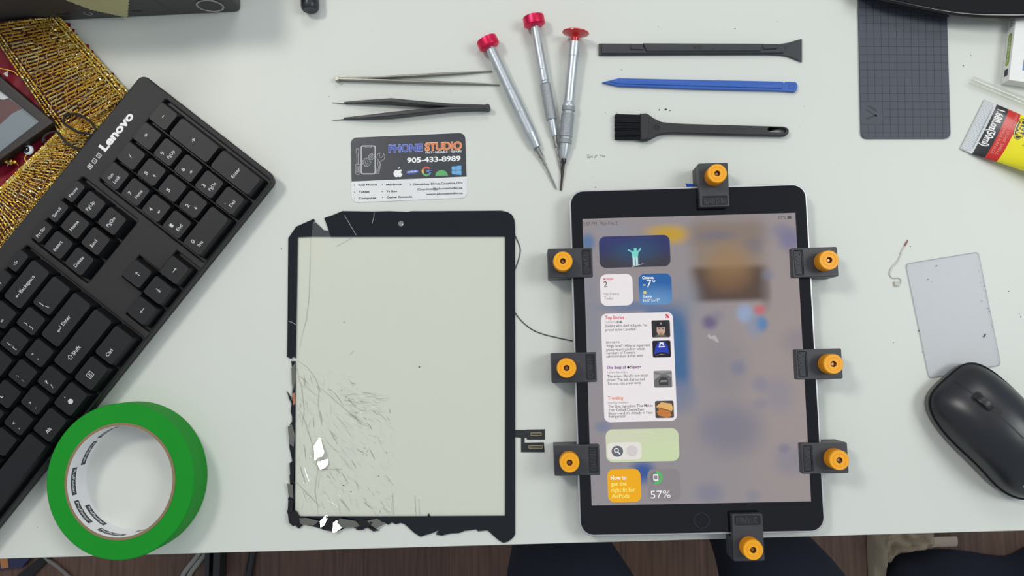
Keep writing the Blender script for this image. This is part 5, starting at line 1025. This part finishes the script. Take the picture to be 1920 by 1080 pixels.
mb.tube([(v.x, v.y, 28 - 6 * k) for k, v in enumerate(q)], 8, 8, flat=.35).part('strap', bg_)
def cable(label, pts, r, m, z):
    c = thing('cable', label, 'cable', P(pts[0][0], pts[0][1], z), 0); MB(m).tube(smooth([L(c, x, y, z) for x, y in pts]), r, 10).part('lead', c)
cable('grey cable on the floor below the tape roll', [(60, 1020), (88, 1048), (110, 1064), (150, 1100)], 3.2, mat('cable_grey', (120, 116, 112), .5), -726.5)
cable('pale twin cable on the floor nearest the tape roll', [(400, 1000), (372, 1040), (345, 1075), (330, 1110)], 4, mat('cable_pale', (150, 148, 142), .5), -725.5)
cable('pale cable on the floor alongside its twin, nearer the black bars', [(412, 1000), (384, 1040), (357, 1075), (342, 1110)], 4, mat('cable_pale', (150, 148, 142), .5), -725.5)
cable('black cable on bare floor between the tape roll and the cracked glass', [(478, 1000), (473, 1040), (466, 1080), (462, 1120)], 6, black_plastic, -723.5)
dp = thing('metal_stand', 'pair of dark upright bars below the desk, beside the pale cables', 'stand', P(400, 1060, -730))
for x0, x1 in ((382, 394), (398, 414)):
    a, b = L(dp, x0, 1090, -700), L(dp, x1, 1000, -700); MB(black_plastic).plate([rr(a.x, a.y, b.x, b.y, 2)], .2, 30, 1).part('bar', dp)
st_ = thing('black_strap', 'broad black strap lying on the floor in the corner below the keyboard', 'strap', P(60, 1060, -728))
mb = MB(mat('strap_black', (16, 16, 18), .7)); o = [L(st_, x, y, -728) for x, y in ((20, 1090), (78, 1044), (100, 1040), (86, 1056), (50, 1094))]
mb.plate([[(v.x, v.y) for v in o]], -.5, 4, .5).part('webbing', st_)
pk_ = thing('patterned_packet', 'small navy and orange patterned packet on the floor in the corner', 'packet', P(30, 1052, -728))
q = [L(pk_, x, y, -720) for x, y in ((-30, 1040), (66, 1036), (40, 1064), (-20, 1072))]
MB(mat('packet_navy', (36, 38, 76), .5, var=.5, scale=60)).plate([[(v.x, v.y) for v in q]], -1.5, 8, 1).part('pouch', pk_)
q = [L(pk_, x, y, -720) for x, y in ((0, 1046), (14, 1044), (16, 1064), (2, 1066))]; MB(mat('packet_orange', (176, 120, 70), .5)).plate([[(v.x, v.y) for v in q]], 8, 8.4).part('label_patch', pk_)
for o in list(bpy.data.objects):
    for k in ('o_', 'th_'):
        if k in o: del o[k]
